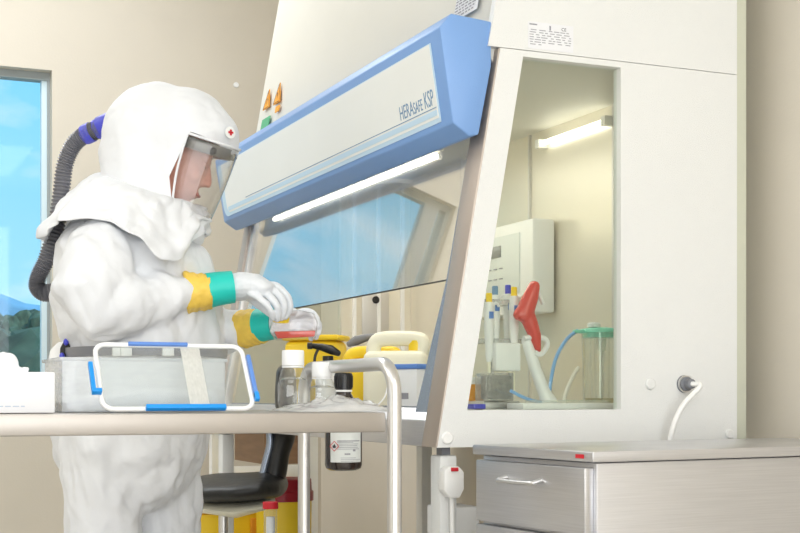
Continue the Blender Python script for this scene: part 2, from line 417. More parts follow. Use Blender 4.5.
# steel front strips on both ends
for ya, yb in ((Y0 + .0005, Y0 + .075), (Y1 - .06, Y1)):
    b = B(); xz(b, [(fx(Z0) - .004, Z0), (fx(Z0) + .03, Z0), (fx(ZS) + .03, ZS), (fx(ZS) - .004, ZS)], ya, yb, .003); obj('front_post', b, M['post'], cab)
    b = B()
    if ya < 3: prism(b, [Vector((fx(z) + .012, y, z)) for y, z in ((yb, Z0 + .004), (yb + .105, Z0 + .01), (yb + .04, 1.15), (yb + .03, 1.5), (yb, 1.5))], (.014, 0, 0))
    else: xz(b, [(fx(Z0) + .004, Z0), (fx(Z0) + .03, Z0), (fx(1.5) + .03, 1.5), (fx(1.5) + .004, 1.5)], ya - .03, ya, .002)
    obj('sash_channel', b, M['steeld'] if ya < 3 else M['steelw'], cab)
# sash glass
zb = 1.153
b = B(); xz(b, [(fx(zb) + .014, zb), (fx(zb) + .020, zb), (fx(1.62) + .020, 1.62), (fx(1.62) + .014, 1.62)], Y0 + .08, Y1 - .062)
sash = obj('sash_window', b, G['sash'], cab)
b = B(); xz(b, [(fx(zb) + .0135, zb - .002), (fx(zb) + .0205, zb - .002), (fx(zb) + .0205, zb + .0005), (fx(zb) + .0135, zb + .0005)], Y0 + .08, Y1 - .062)
obj('sash_edge', b, M['dark'], sash)
# header
prof = [(1.178, 1.671), (1.209, 1.472), (1.249, 1.446), (1.270, 1.452), (1.300, 1.60), (1.300, 1.695), (1.205, 1.702)]
b = B(); xz(b, prof, Y0 + .004, Y1 - .02, .004); hd = obj('header', b, M['blue'], cab)
fu = Vector((1.178 - 1.209, 0, 1.671 - 1.472)); FH = fu.length; fu.normalize(); fr = Vector((0, -1, 0))
fn = fr.cross(fu)    # should face -X
FO = Vector((1.209, Y0, 1.472)) + fn * .0004
def hface(bmm, y0, y1, h0, h1, d=.001, off=0):
    o = FO + fn * off
    rect(bmm, o, fr, fu, -(y1 - Y0), -(y0 - Y0), h0, h1, d); return bmm
def hpoly(pts, d, off, r=0):
    o = FO + fn * off
    return prism(B(), [o + fr * (-(y - Y0)) + fu * h for y, h in pts], fn * d)
def rr(y0, y1, h0, h1, r, n=6, corners=(1, 1, 1, 1)):
    P = []
    for (cx, cy, a0), c in zip((((y1 - r), (h1 - r), 0), ((y0 + r), (h1 - r), PI / 2), ((y0 + r), (h0 + r), PI), ((y1 - r), (h0 + r), 1.5 * PI)), corners):
        if c:
            for i in range(n + 1): P.append((cx + r * math.cos(a0 + i * PI / 2 / n), cy + r * math.sin(a0 + i * PI / 2 / n)))
        else: P.append((cx + r * math.copysign(1, math.cos(a0 + .1 + PI / 4)) * 1, cy + r * (1 if a0 in (0, PI / 2) else -1)))
    return P
b = B(); obj('header_plate', hpoly(rr(Y0 + .055, Y1 - .045, .012, FH - .022, .04, corners=(0, 0, 0, 1)), .001, .0002), M['palebl'], hd)
obj('header_plate', hpoly(rr(Y0 + .062, Y1 - .085, .022, FH - .024, .03, corners=(0, 0, 0, 1)), .001, .0010), M['faceplate'], hd)
obj('header_plate', hpoly(rr(Y0 + .066, Y1 - .10, .028, .040, .003), .001, .0018), M['palebl'], hd)
b = B(); hface(b, Y0 + .066, Y1 - .30, .0445, .0462, .001, .0018); obj('printed_line', b, M['inkbl'], hd)
def htxt(s, size, y, h, bold=0):
    me = text_mesh(s, size, FO + fn * .0022 + fr * (-(y - Y0)) + fu * h, fr, fu, .0003, bold=bold); return me
def scale_text(me, org, right, k):
    r = Vector(right)
    for v in me.vertices:
        d = v.co - org; a = d.dot(r); v.co = org + d + r * (a * (k - 1))
    return me
# two word lettering, condensed
x = Y0 + .258
o1 = FO + fr * (-(x - Y0)) + fu * .050
for s, size, k, adv in (('HERA', .044, .70, .0775), ('SAFE', .036, .64, .0575), ('KSP', .050, .60, 0)):
    org = FO + fn * .0022 + fr * (-(x - Y0)) + fu * .052
    me = scale_text(text_mesh(s, size, org, fr, fu, .0003), org, fr, k)
    link_mesh('lettering', me, M['inkbl'], hd, smooth=False); x -= adv
# lamp under header
b = B(); tube(b, [(1.365, 2.95, 1.483), (1.365, 4.22, 1.483)], .008, smooth=False); lp = obj('lamp_tube', b, M['lamp'], cab)
b = B(); xz(b, [(1.352, 1.494), (1.378, 1.494), (1.378, 1.504), (1.352, 1.504)], 2.93, 4.25); obj('lamp_tray', b, M['cream'], lp)
b = B(); tube(b, [(1.86, 2.975, 1.612), (1.86, 3.305, 1.612)], .0065, smooth=False); lp2 = obj('lamp_tube', b, M['uvl'], cab)
for ya in (2.955, 3.305): b = B(); box(b, 1.85, 1.88, ya, ya + .02, 1.600, 1.624); obj('lamp_socket', b, M['whitepl'], lp2)
b = B(); tube(b, [(1.50, 3.1, 1.652), (1.47, 3.1, 1.58), (1.47, 3.13, 1.562), (1.47, 3.34, 1.562), (1.47, 3.37, 1.58), (1.50, 3.37, 1.652)], .006); obj('grab_rail', b, M['chrome'], cab)
# small hardware on the near side
def disc(u, v, r, m, name, d=.006):
    p = aty(u, v, Y0); b = B(); lathe(b, (p.x, Y0, p.z), [(0, 0), (r, 0), (r, d * .6), (r * .8, d), (0, d)], 24, axis=(0, -1, 0)); return obj(name, b, m, cab)
disc(447, 438, .013, M['whitepl'], 'plug_cap'); disc(650, 384, .013, M['white'], 'plug_cap'); disc(729, 434, .011, M['white'], 'plug_cap'); disc(747, 442, .005, M['greypl'], 'plug_cap')
p = aty(684, 384, Y0); b = B()
lathe(b, (p.x, Y0, p.z), [(0, 0), (.020, 0), (.020, .004), (.0165, .007), (.0165, .012), (.011, .014), (.011, .03), (.006, .032), (0, .032)], 28, axis=(0, -1, 0))
nz = obj('hose_nozzle', b, M['greypl'], cab)
b = B(); lathe(b, (p.x, Y0 - .004, p.z), [(.0166, .001), (.0195, .001), (.0195, .0045), (.0166, .0045)], 28, axis=(0, -1, 0)); obj('nozzle_ring', b, M['chrome'], nz)
b = B(); pp = (p.x, Y0 - .03, p.z)
tube(b, [pp, (p.x + .006, Y0 - .052, p.z - .006), aty(684, 404, Y0 - .05), aty(674, 424, Y0 - .045), aty(670, 444, Y0 - .04), aty(669, 470, Y0 - .04)], .006); obj('hose', b, M['whitepl'], cab)
# type label on near side
tl = aty(528, 21, Y0); sr = Vector((1, 0, 0)); su = Vector((0, 0, 1)); so = Vector((tl.x, Y0 - .0002, tl.z))
LW, LH = .112, .058
b = B(); rect(b, so, sr, su, 0, LW, -LH, 0, .0006); ty = obj('type_label', b, M['paper'], cab)
def st(s, size, x, y, m='ink', par=None):
    link_mesh('printing', text_mesh(s, size, so + sr * x + su * y + Vector((0, -.0008, 0)), sr, su, .0002), M[m], par or ty, smooth=False)
st('CE', .010, .082, -.013)
b = B(); rect(b, so - Vector((0, .0006, 0)), sr, su, .003, .022, -.0072, -.0042, .0003)
for i in range(7):
    y = -.018 - i * .0052
    xx = .003 + random.uniform(0, .004)
    while xx < (LW - .008 if i < 6 else .03):
        w = random.uniform(.006, .016); rect(b, so - Vector((0, .0006, 0)), sr, su, xx, min(xx + w, LW - .006), y, y + .0017, .0003); xx += w + random.uniform(.002, .009)
rect(b, so - Vector((0, .0006, 0)), sr, su, .052, .056, -.015, -.005, .0003)
obj('printing', b, M['inkgrey'], ty)
# stickers on the upper front panel
def fp(u, v, off=.0):      # point on upper front plane
    r = ray(u, v); n = Vector((-1, 0, .19)).normalized(); P0 = Vector((ux(1.645) + .002 - off, 0, 1.645))
    t = (P0 - EYE).dot(n) / r.dot(n); return EYE + r * t
fnu = Vector((-1, 0, .19)).normalized()
def sticker(name, pix, m, off=.003):
    c = [fp(u, v) for u, v in pix]
    return obj(name, prism(B(), [q + fnu * off * 0 for q in c], fnu * .0012), m, cab)
def panel_pt(y, z): return Vector((ux(z) + .0005, y, z))
def psq(u, v, du, dv):
    c = fp(u, v); hw = .62 * abs(fp(u - du / 2, v).y - fp(u + du / 2, v).y) / 2; hh = dv / 2 * (c - EYE).dot(FWD) / F
    return c, hw, hh
def on_panel(y, z): return Vector((ux(z) + .0035, y, z))
def sticker(name, u, v, du, dv, m, tri=False):
    c, hw, hh = psq(u, v, du, dv)
    P = [on_panel(c.y + hw, c.z - hh), on_panel(c.y - hw, c.z - hh)] + ([on_panel(c.y, c.z + hh)] if tri else [on_panel(c.y - hw, c.z + hh), on_panel(c.y + hw, c.z + hh)])
    o = obj(name, prism(B(), P, fnu * .0032), m, cab)
    if tri:
        b = B(); ce = (P[0] + P[1] + P[2]) / 3 + fnu * .0034
        for p_, q_ in ((0, 1), (1, 2), (2, 0)): tube(b, [ce + (P[p_] - P[0] * 0 - (ce - fnu * .0034)) * .88, ce + (P[q_] - (ce - fnu * .0034)) * .88], .0008, 6, smooth=False)
        tube(b, [ce + Vector((0, 0, -hh * .25)), ce + Vector((.19 * hh * .3, 0, hh * .35))], .0018, 6, smooth=False)
        obj('warning_mark', b, M['ink'], o)
    return o
sticker('warning_sticker', 268, 99, 9, 20, M['orange'], True); sticker('warning_sticker', 278.5, 93, 9.5, 21, M['orange'], True)
sticker('notice_sticker', 265.5, 123, 11, 10, M['green']); sticker('notice_sticker', 277.5, 109, 5.5, 6, M['orange'])
# paper label near the top right of the header
c = fp(467, 5); b = B(); z0 = c.z - .025
P = [Vector((ux(z) + .002, y, z)) for y, z in ((c.y - .06, z0), (c.y + .06, z0), (c.y + .06, z0 + .1), (c.y - .06, z0 + .1))]
pl = obj('data_label', prism(B(), P, fnu * .002), M['paper'], cab)
b = B(); frr = Vector((0, -1, 0)); fuu = Vector((.19, 0, 1)).normalized()
oo = Vector((ux(z0) + .0, c.y + .055, z0)) + fnu * .001
for i in range(12):
    xx = 0
    while xx < .1:
        w = random.uniform(.006, .018); rect(b, oo, frr, fuu, xx, xx + w, .006 + i * .0075, .009 + i * .0075, .0004); xx += w + .006
obj('printing', b, M['inkgrey'], pl)
# control unit on the rear wall (interior)
b = B(); box(b, 1.80, 1.872, 3.25, 3.66, 1.13, 1.392, .008); cu = obj('control_unit', b, M['whitepl'], cab)
b = B(); box(b, 1.796, 1.80, 3.32, 3.62, 1.19, 1.36, .002); obj('control_panel', b, M['label'], cu)
b = B(); box(b, 1.793, 1.7965, 3.43, 3.60, 1.30, 1.333, .001); obj('display', b, M['screen'], cu)
for i in range(2):
    for j in range(4):
        b = B(); box(b, 1.793, 1.7965, 3.42 + j * .035, 3.437 + j * .035, 1.235 + i * .03, 1.238 + i * .03); obj('button', b, M['inkgrey'], cu)
# stand
def leg(x, y, vis=False):
    b = B(); box(b, x, x + .04, y, y + .05, 0, .772, .004); o = obj('stand_leg', b, M['white'], cab)
    b = B(); box(b, x + .010, x + .03, y + .013, y + .039, .772, Z0); obj('leg_pin', b, M['greypl'], o)
    return o
p = aty(440, 500, Y0 + .02)
lg = leg(p.x, Y0 + .02); leg(1.9, Y0 + .02); leg(p.x, Y1 - .08); leg(1.9, Y1 - .08)
b = B(); box(b, p.x + .052, 1.9, Y1 - .07, Y1 - .04, .1, .15); box(b, 1.91, 1.95, Y0 + .07, Y1 - .08, .1, .15); obj('stand_rail', b, M['white'], cab)
q = aty(444, 484, Y0 - .01)
b = B(); xz(b, [(q.x + .004, .695), (q.x + .044, .695), (q.x + .05, .73), (q.x + .05, .737), (q.x, .737), (q.x, .71)][:0] or
   [(q.x, q.z + .028), (q.x + .012, q.z + .036), (q.x + .034, q.z + .036), (q.x + .046, q.z + .024), (q.x + .046, q.z - .012), (q.x + .036, q.z - .03), (q.x + .014, q.z - .03), (q.x, q.z - .014)], Y0 - .012, Y0 + .02, .003)
sw = obj('switch_box', b, M['whitepl'], lg)
b = B(); box(b, q.x + .015, q.x + .031, Y0 - .016, Y0 - .008, q.z + .026, q.z + .034, .001); obj('red_switch', b, M['red'], sw)
b = B(); tube(b, [(q.x + .025, Y0 + .004, q.z - .03), (q.x + .027, Y0 + .004, .5), (q.x + .022, Y0 + .006, .05)], .0055); obj('cable', b, M['whitepl'], sw)
b = B(); box(b, q.x + .055, q.x + .14, Y0 + .10, Y0 + .2, 0, .655, .006); obj('cable_trunking', b, M['whitepl'], cab)

# ------------------------------------------------------------------ things inside the cabinet
ZW = .86
def bottle_body(c, w, h, m, name, par, sx=1, sy=1):
    pass
# canister
def canister(root_c, w, d, h, m, holem, name, label, cat, capm, angle=0, handle=True):
    r = empty(name, root_c, label, cat)
    x, y, z = root_c
    b = B(); box(b, -d / 2, d / 2, -w / 2, w / 2, 0, h * .82, .022, seg=4)
    b.transform(Matrix.Translation(root_c) @ Matrix.Rotation(angle, 4, 'Z')); obj('body', b, m, r)
    b = B()   # hoop handle on top
    tube(b, [(0, -w * .36, h * .70), (0, -w * .40, h * .92), (0, -w * .28, h * .985), (0, w * .22, h * .985), (0, w * .36, h * .9), (0, w * .37, h * .70)], min(.02, w * .13), 12)
    b.transform(Matrix.Translation(root_c) @ Matrix.Rotation(angle, 4, 'Z')); obj('handle', b, m, r)
    b = B(); lathe(b, (0, -w * .30, h * .80), [(0, 0), (.02, 0), (.02, .03), (.017, .033), (0, .033)], 20)
    b.transform(Matrix.Translation(root_c) @ Matrix.Rotation(angle, 4, 'Z')); obj('cap', b, capm, r)
    return r
p = at(397, 410, 3.50); canister((p.x, p.y, ZW), .17, .09, .19, M['natural'], None, 'canister', 'cream plastic canister with square handle hole beside the yellow canister in the cabinet', 'canister', M['yellowc'], angle=.95)
p = at(372, 410, 3.62); canister((p.x, p.y, ZW), .17, .09, .155, M['yellow'], None, 'canister', 'low yellow plastic canister standing behind the steel cart handle', 'canister', M['yellowc'], angle=.95)
p = at(316, 408, 4.08); pc = Vector((p.x, p.y, ZW))
r = empty('waste_container', pc, 'large yellow plastic container in the cabinet behind the two spray bottles', 'container')
b = B(); box(b, -.06, .06, -.085, .085, 0, .205, .02, seg=3); b.transform(Matrix.Translation(pc) @ Matrix.Rotation(.9, 4, 'Z')); obj('body', b, M['yellow'], r)
b = B(); box(b, -.065, .065, -.09, .09, .205, .222, .006); b.transform(Matrix.Translation(pc) @ Matrix.Rotation(.9, 4, 'Z')); obj('lid', b, M['yellow'], r)
# box with a blue stripe
p = at(412, 410, 3.30); pc = Vector((p.x, p.y, ZW))
r = empty('reagent_box', pc, 'small white box with blue lid edge right of the cream canister', 'box')
b = B(); box(b, -.04, .04, -.045, .045, 0, .104, .004); b.transform(Matrix.Translation(pc) @ Matrix.Rotation(.5, 4, 'Z')); obj('box_body', b, M['capw'], r)
b = B(); box(b, -.043, .043, -.048, .048, .104, .116, .003); b.transform(Matrix.Translation(pc) @ Matrix.Rotation(.5, 4, 'Z')); obj('lid', b, M['bluel'], r)
b = B(); box(b, -.0415, -.04, -.02, .02, .03, .045); b.transform(Matrix.Translation(pc) @ Matrix.Rotation(.5, 4, 'Z')); obj('print', b, M['inkgrey'], r)
def spray(u, v0, D, h, headm, label, zb=ZW, dirx=1):
    """v0 ignored; bottle of height h standing on zb; nozzle points image-right*dirx"""
    c = at(u, 400, D); c.z = zb; r = empty('spray_bottle', c, label, 'spray bottle'); g_ = 1.35
    b = B(); hb = h * .66
    lathe(b, c, [(0, 0), (.034, 0), (.037, .006), (.037, hb * .62), (.03, hb * .8), (.015, hb * .95), (.0135, hb)], 28); lathe(b, c, [(.0135, hb), (0, hb)], 28)
    obj('bottle', b, M['capw'], r)
    n = c + Vector((0, 0, hb)); R_ = RGT * dirx
    b = B(); lathe(b, n, [(0, 0), (.016, 0), (.016, .022), (0, .022)], 20); obj('collar', b, headm, r)
    b = B(); loft(b, [(n + Vector((0, 0, .03)) - R_ * .03, .011, .009), (n + Vector((0, 0, .040)) - R_ * .010, .013, .014), (n + Vector((0, 0, .048)) + R_ * .018, .011, .011), (n + Vector((0, 0, .052)) + R_ * .044, .008, .008)], FWD, 14)
    hd_ = obj('spray_head', b, headm, r)
    b = B(); lathe(b, n + Vector((0, 0, .052)) + R_ * .046, [(0, 0), (.010, 0), (.010, .014), (0, .016)], 14, axis=R_); obj('nozzle', b, headm, hd_)
    b = B(); tube(b, [n + Vector((0, 0, .044)) + R_ * .028, n + Vector((0, 0, .02)) + R_ * .038, n + Vector((0, 0, -.012)) + R_ * .04], .0045, 8); obj('trigger', b, headm, hd_)
    return r
spray(360, 0, 3.74, .232, M['greypl'], 'white spray bottle with grey trigger head pointing right, behind the cart handle')
spray(328, 0, 3.9, .200, M['black'], 'white spray bottle with black trigger head pointing left, behind the clear bottles', dirx=-1)

# pipettes hanging on a stand, seen through the near side window
Yp = 2.86
def P2(u, v, y=Yp): return aty(u, v, y)
c = P2(492, 408); c.z = ZW
stand = empty('pipette_stand', c, 'clear plastic stand with steel base holding the pipettes inside the cabinet', 'stand')
def pbox(u0, u1, v0, v1, ya, yb, bev=.003):
    a = aty(u0, v1, ya); d = aty(u1, v0, ya); b = B(); box(b, a.x, d.x, ya, yb, a.z, d.z, bev); return b
b = pbox(483, 520, 401, 409.2, Yp - .04, Yp + .06); obj('base', b, M['steelw'], stand)
b = B(); 
a = P2(499, 405); t_ = P2(499, 302); box(b, a.x - .004, a.x + .004, Yp + .03, Yp + .038, ZW + .01, t_.z, .002); obj('post', b, G['fridge'], stand)
b = pbox(480, 524, 300, 304, Yp - .01, Yp + .05); obj('rack_top', b, G['fridge'], stand)
b = pbox(481, 523, 339, 343, Yp - .01, Yp + .05); obj('rack_shelf', b, G['fridge'], stand)
def pipette(u, y, vt, capm, lab):
    t_ = aty(u, vt, y); c = Vector((t_.x, y, t_.z))
    L = .26
    r = empty('pipette', c - Vector((0, 0, L)), lab, 'pipette', 'pipettes on the stand')
    b = B(); lathe(b, c, [(0, -.165), (.006, -.165), (.0085, -.15), (.0115, -.10), (.0125, -.05), (.011, -.022), (0, -.022)], 18); obj('barrel', b, M['whitepl'], r)
    b = B(); lathe(b, c, [(0, -.022), (.0075, -.022), (.0075, -.002), (.006, 0), (0, 0)], 16); obj('plunger', b, capm, r)
    b = B(); lathe(b, c, [(0, -.26), (.0018, -.26), (.0045, -.165), (0, -.165)], 14); obj('shaft', b, M['natural'], r)
    b = B(); tube(b, [c + Vector((.009, 0, -.03)), c + Vector((.02, 0, -.024)), c + Vector((.027, 0, -.032))], .0035, 8); obj('finger_hook', b, M['whitepl'], r)
    b = B(); box(b, c.x - .006, c.x + .006, y - .0138, y - .011, c.z - .062, c.z - .045, .001); obj('volume_window', b, M['bluel'], r)
for u, y, vt, cm, lab in ((489, 2.85, 293, 'yellowc', 'pipette with yellow plunger, nearest the slanted cabinet edge'),
                          (495, 2.90, 286, 'inkbl', 'pipette with dark blue plunger cap, second from left'),
                          (508, 2.90, 285, 'violet', 'pipette with violet plunger in the middle of the stand'),
                          (514, 2.85, 287, 'yellowc', 'pipette with yellow plunger, right end of the stand')):
    pipette(u, y, vt, M[cm], lab)
# white tip box and grey mesh box
b = pbox(496, 521, 343, 371, Yp - .035, Yp - .012, .004); pipb = obj('charger_pad', b, M['whitepl'], stand)
a = P2(483, 401, 2.80); 
b = pbox(486, 514, 373, 401, 2.79, 2.85, .003); tb = tag(obj('tip_box', b, G['fridge']), 'clear box of small pipette tips under the hanging pipettes', 'tip box')
b = pbox(488, 512, 375, 399, 2.80, 2.84, .003); obj('tips', b, M['mesh'], tb)
b = pbox(483, 487, 373, 401, 2.81, 2.85, .002)
b.free()
# orange labelled pot and blue lid
c = aty(471, 400, 2.93); c.z = ZW; r = empty('sharps_pot', c, 'white pot with yellow label at the left bottom corner of the side window', 'pot')
b = B(); lathe(b, c, [(0, 0), (.026, 0), (.03, .004), (.032, .075), (.035, .077), (.035, .083), (0, .083)], 28); obj('pot', b, M['whitepl'], r)
b = B(); lathe(b, c, [(.0302, .012), (.0318, .012), (.0335, .066), (.032, .066)], 28); obj('yellow_label', b, M['orange'], r)
b = pbox(474, 486, 404, 409, 2.74, 2.78, .002); tag(obj('blue_clip', b, M['violet']), 'small blue clip lying at the left corner of the side window', 'clip')
# pipette controller, red
Yc = 2.80
c = aty(540, 408, Yc); c.z = ZW
r = empty('pipette_controller', c, 'red pistol shaped pipette controller leaning upright in a white holder', 'pipette controller')
def Q(u, v, y=Yc): return aty(u, v, y)
sd = Vector((0, 1, 0))
b = B(); loft(b, [(Q(534, 286), .017, .014), (Q(531, 296), .020, .019), (Q(527, 306), .020, .022), (Q(524, 316), .019, .023)], sd, 16); 
loft(b, [(Q(526, 312), .018, .02), (Q(531, 325), .018, .018), (Q(535, 336), .016, .015), (Q(538, 350), .009, .007)], sd, 16)
loft(b, [(Q(526, 306), .016, .016), (Q(519, 315), .016, .015)], sd, 14)
me = remesh(b, .0025, 3); link_mesh('grip', me, M['upr'], r)
b = B(); loft(b, [(Q(538, 292, Yc + .005), .007, .004), (Q(543, 304, Yc + .005), .007, .005), (Q(541, 300, Yc + .005), .004, .003)], sd, 10); obj('trigger', b, M['whitepl'], r)
b = B(); tube(b, [Q(524, 338), Q(534, 337), Q(545, 339), Q(547, 346), Q(541, 354), Q(535, 352)], .0065, 10)
hn = obj('holder_ring', b, M['whitepl'], r)
b = B(); loft(b, [(Q(527, 340, Yc + .014), .014, .014), (Q(535, 368, Yc + .012), .014, .015), (Q(544, 392, Yc + .01), .014, .016), (Q(549, 403, Yc), .02, .022)], sd, 14); 
tmp = b; obj('holder_arm', tmp, M['whitepl'], r)
a1 = Q(540, 405).x; b = B(); box(b, a1 - .03, a1 + .05, Yc - .03, Yc + .03, ZW, ZW + .014, .003); obj('holder_base', b, M['whitepl'], r)
# vacuum jar with mint lid
Yj = 2.88
c = aty(600, 408, Yj); c.z = ZW
r = empty('vacuum_jar', c, 'clear waste jar with mint green lid and pale tubing inside the side window', 'jar')
H = Q(600, 333, Yj).z - ZW
b = B(); lathe(b, c, [(0, 0), (.036, 0), (.041, .003), (.047, H - .004), (.047, H), (.045, H), (.0395, .005), (0, .004)], 36); obj('jar_body', b, G['jar'], r)
b = B()
for k in range(8):
    a = k * PI / 4; box(b, -.0015, .0015, .0405, .0445, .004, H - .01, mx=Matrix.Translation(c) @ Matrix.Rotation(a, 4, 'Z'))
obj('rib', b, G['jar'], r)
b = B(); lathe(b, c, [(0, H), (.052, H), (.052, H + .006), (.049, H + .010), (.02, H + .014), (0, H + .014)], 36); lathe(b, c, [(0, H - .012), (.044, H - .012), (.044, H), (0, H)], 32)
box(b, c.x - .078, c.x - .04, c.y - .012, c.y + .006, H + ZW - .002, H + ZW + .007, .003)
ld = obj('lid', b, M['tealp'], r)
b = B(); lathe(b, c + Vector((-.018, 0, H + .014)), [(0, 0), (.017, 0), (.017, .008), (.013, .012), (0, .013)], 24); obj('lid_port', b, M['capw'], ld)
b = B(); lathe(b, c, [(0, .005), (.0385, .005), (.040, .032), (0, .032)], 32); obj('liquid', b, clear('pale_liquid', (226, 222, 196), .05, 1, .03), r)
b = B(); lathe(b, c + Vector((.004, 0, .03)), [(0, 0), (.004, 0), (.004, H - .04), (0, H - .04)], 12); lathe(b, c + Vector((.004, 0, H - .045)), [(0, 0), (.011, 0), (.013, .032), (0, .032)], 16); obj('inlet_tube', b, M['tubew'], r)
b = B(); tube(b, [c + Vector((-.066, -.003, H + .006)), Q(566, 340, Yj), Q(556, 358, Yj), Q(551, 380, Yj), Q(549, 398, 2.84)], .0045, 10)
o = obj('vacuum_hose', b, M['tubeb'], r)
b = B(); tube(b, [Q(551, 400, 2.82), Q(540, 402, 2.80), Q(525, 398, 2.76), Q(511, 391, 2.74)], .004, 10); tag(obj('blue_tube', b, M['tubeb']), 'light blue flexible tube crossing in front of the red controller holder', 'tube')
b = B(); tube(b, [Q(564, 407, 2.80), Q(565, 395, 2.82), Q(572, 378, 2.84), Q(578, 368, 2.86)], .0045, 10); r2 = tag(obj('suction_tube', b, M['tubew']), 'short milky tube standing left of the vacuum jar', 'tube')
b = pbox(523, 618, 403, 409.6, 2.70, 2.78, .002); tr = tag(obj('pipette_tray', b, M['whitepl']), 'flat white tray of serological pipettes along the side window', 'tray')
for i in range(3):
    b = B(); yy = 2.715 + i * .022; a = Q(526, 401.5, yy); tube(b, [(a.x, yy, a.z), (a.x + .22, yy, a.z)], .003, 8, smooth=False)
    obj('serological_pipette', b, G['jar'], tr)

# ------------------------------------------------------------------ stainless drawer unit
th = math.radians(6.6)
ca, sa = math.cos(th), math.sin(th)
Cn = at(594, 451, 2.3); ZT = .803
def dl(x, y, z):  # local: x right (along side), y back (along drawers)
    ex = RGT * math.sin(math.radians(60.1)) * 0 ; return None
ang = math.radians(29.9)
ey = (RGT * -math.sin(ang) + FWD * math.cos(ang)); ex = (RGT * math.cos(ang) + FWD * math.sin(ang))
MX = Matrix(((ex.x, ey.x, 0, Cn.x), (ex.y, ey.y, 0, Cn.y), (0, 0, 1, 0), (0, 0, 0, 1)))
du = empty('drawer_cabinet', MX @ Vector((.4, .2, 0)), 'brushed stainless steel drawer cabinet in the right foreground', 'drawer cabinet')
D_ = .355
b = B(); box(b, -.012, .82, -.012, D_ + .012, ZT - .019, ZT, .003, mx=MX); obj('worktop', b, M['steelh'], du)
b = B(); box(b, .006, .81, 0, D_, .08, ZT - .021, .002, mx=MX); obj('carcass', b, M['steelh'], du)
for z1, h in ((ZT - .029, .118), (ZT - .029 - .124, .20), (ZT - .029 - .33, .32)):
    b = B(); box(b, -.014, .006, .008, D_ - .004, z1 - h, z1, .0025, mx=MX); dr = obj('drawer', b, M['steelh'], du)
    if True:
        zc = z1 - .032
        b = B(); tube(b, [MX @ Vector(p) for p in ((-.014, .245, zc + .004), (-.030, .245, zc), (-.036, .235, zc - .002), (-.036, .145, zc - .002), (-.030, .135, zc), (-.014, .135, zc + .004))], .0042, 10, n=4)
        obj('handle', b, M['chrome'], dr)
b = B(); box(b, .04, .78, .04, D_ - .04, 0, .08, mx=MX); obj('plinth', b, M['dark'], du)
b = B(); box(b, -.0135, -.0125, .012, .035, ZT - .013, ZT - .006, mx=MX)
obj('red_mark', b, M['red'], du)

# ------------------------------------------------------------------ lab cart
ZCt = .871
cy0, cy1 = 2.12, 2.60
cxr = aty(386, 412, cy0).x
cart = empty('lab_cart', (cxr - .5, (cy0 + cy1) / 2, 0), 'stainless steel trolley with tubular handle in front of the person', 'cart')
b = B(); box(b, -.25, cxr, cy0, cy1, ZCt - .035, ZCt - .001, .003); obj('tray', b, M['carts'], cart)
xh = cxr + .014
for k in (0, 1):
    x = xh if k == 0 else -.27
    zt = aty(372, 362, cy0).z - .002 + .0
    yn, yf = cy0 - .004, cy1 - .01
    r_ = .055
    pts = [Vector((x, yn, .08)), Vector((x, yn, .5))] + [Vector((x, yn + r_ - r_ * math.cos(a), zt - r_ + r_ * math.sin(a))) for a in [i * PI / 12 for i in range(7)]] + \
          [Vector((x, yf - r_ + r_ * math.sin(a), zt - r_ + r_ * math.cos(a))) for a in [i * PI / 12 for i in range(7)]] + [Vector((x, yf, .5)), Vector((x, yf, .08))]
    b = B(); tube(b, pts, .0125, 16, smooth=False); hf = obj('handle_frame', b, M['chrome'], cart)
    for yy in (yn, yf):
        b = B(); lathe(b, (x, yy - .012, .04), [(0, 0), (.034, 0), (.04, .006), (.04, .018), (.034, .024), (0, .024)], 24, axis=(0, 1, 0)); obj('caster', b, M['black'], hf)
b = B(); box(b, -.25, cxr, cy0, cy1, .25, .275, .003); obj('lower_shelf', b, M['steelw'], cart)
# hanging bottle and its ring holder
bc = at(343.5, 420, 2.83); zb_ = bc.z; 
rb = .0395
zbot = at(343, 470, 2.83).z
ring = B(); tube(ring, [Vector((bc.x + (rb + .003) * math.cos(a), bc.y + (rb + .003) * math.sin(a), ZCt - .022)) for a in [i * 2 * PI / 24 for i in range(25)]], .0025, 8, smooth=False)
tube(ring, [Vector((bc.x - .02, bc.y - rb + .004, ZCt - .022)), Vector((bc.x - .02, cy1 - .002, ZCt - .022))], .0025, 8, smooth=False)
tube(ring, [Vector((bc.x + .02, bc.y - rb + .004, ZCt - .022)), Vector((bc.x + .02, cy1 - .002, ZCt - .022))], .0025, 8, smooth=False)
obj('bottle_ring', ring, M['chrome'], cart)
c = Vector((bc.x, bc.y, zbot)); hz = at(341, 373, 2.83).z - zbot
r = empty('reagent_bottle', c, 'dark brown glass bottle with white hazard label hung behind the cart edge', 'bottle')
sh = hz - .095
b = B(); lathe(b, c, [(0, .002), (.03, 0), (.037, .004), (rb, .012), (rb, sh), (.036, sh + .016), (.022, sh + .042), (.0165, sh + .052), (.0165, hz - .034), (0, hz - .034)], 40); obj('glass_body', b, M['amber'], r)
b = B(); lathe(b, c, [(0, hz - .034), (.019, hz - .034), (.0195, hz - .004), (.017, hz), (0, hz)], 28); cp = obj('cap', b, M['black'], r)
b = B()
for k in range(22): a = k * 2 * PI / 22; box(b, .0188, .0203, -.001, .001, hz - .031, hz - .006, mx=Matrix.Translation(c) @ Matrix.Rotation(a, 4, 'Z'))
obj('cap_ridge', b, M['black'], cp)
b = B(); lathe(b, c, [(.0168, hz - .040), (.0185, hz - .040), (.0185, hz - .036), (.0168, hz - .036)], 24); obj('seal_ring', b, M['capw'], r)
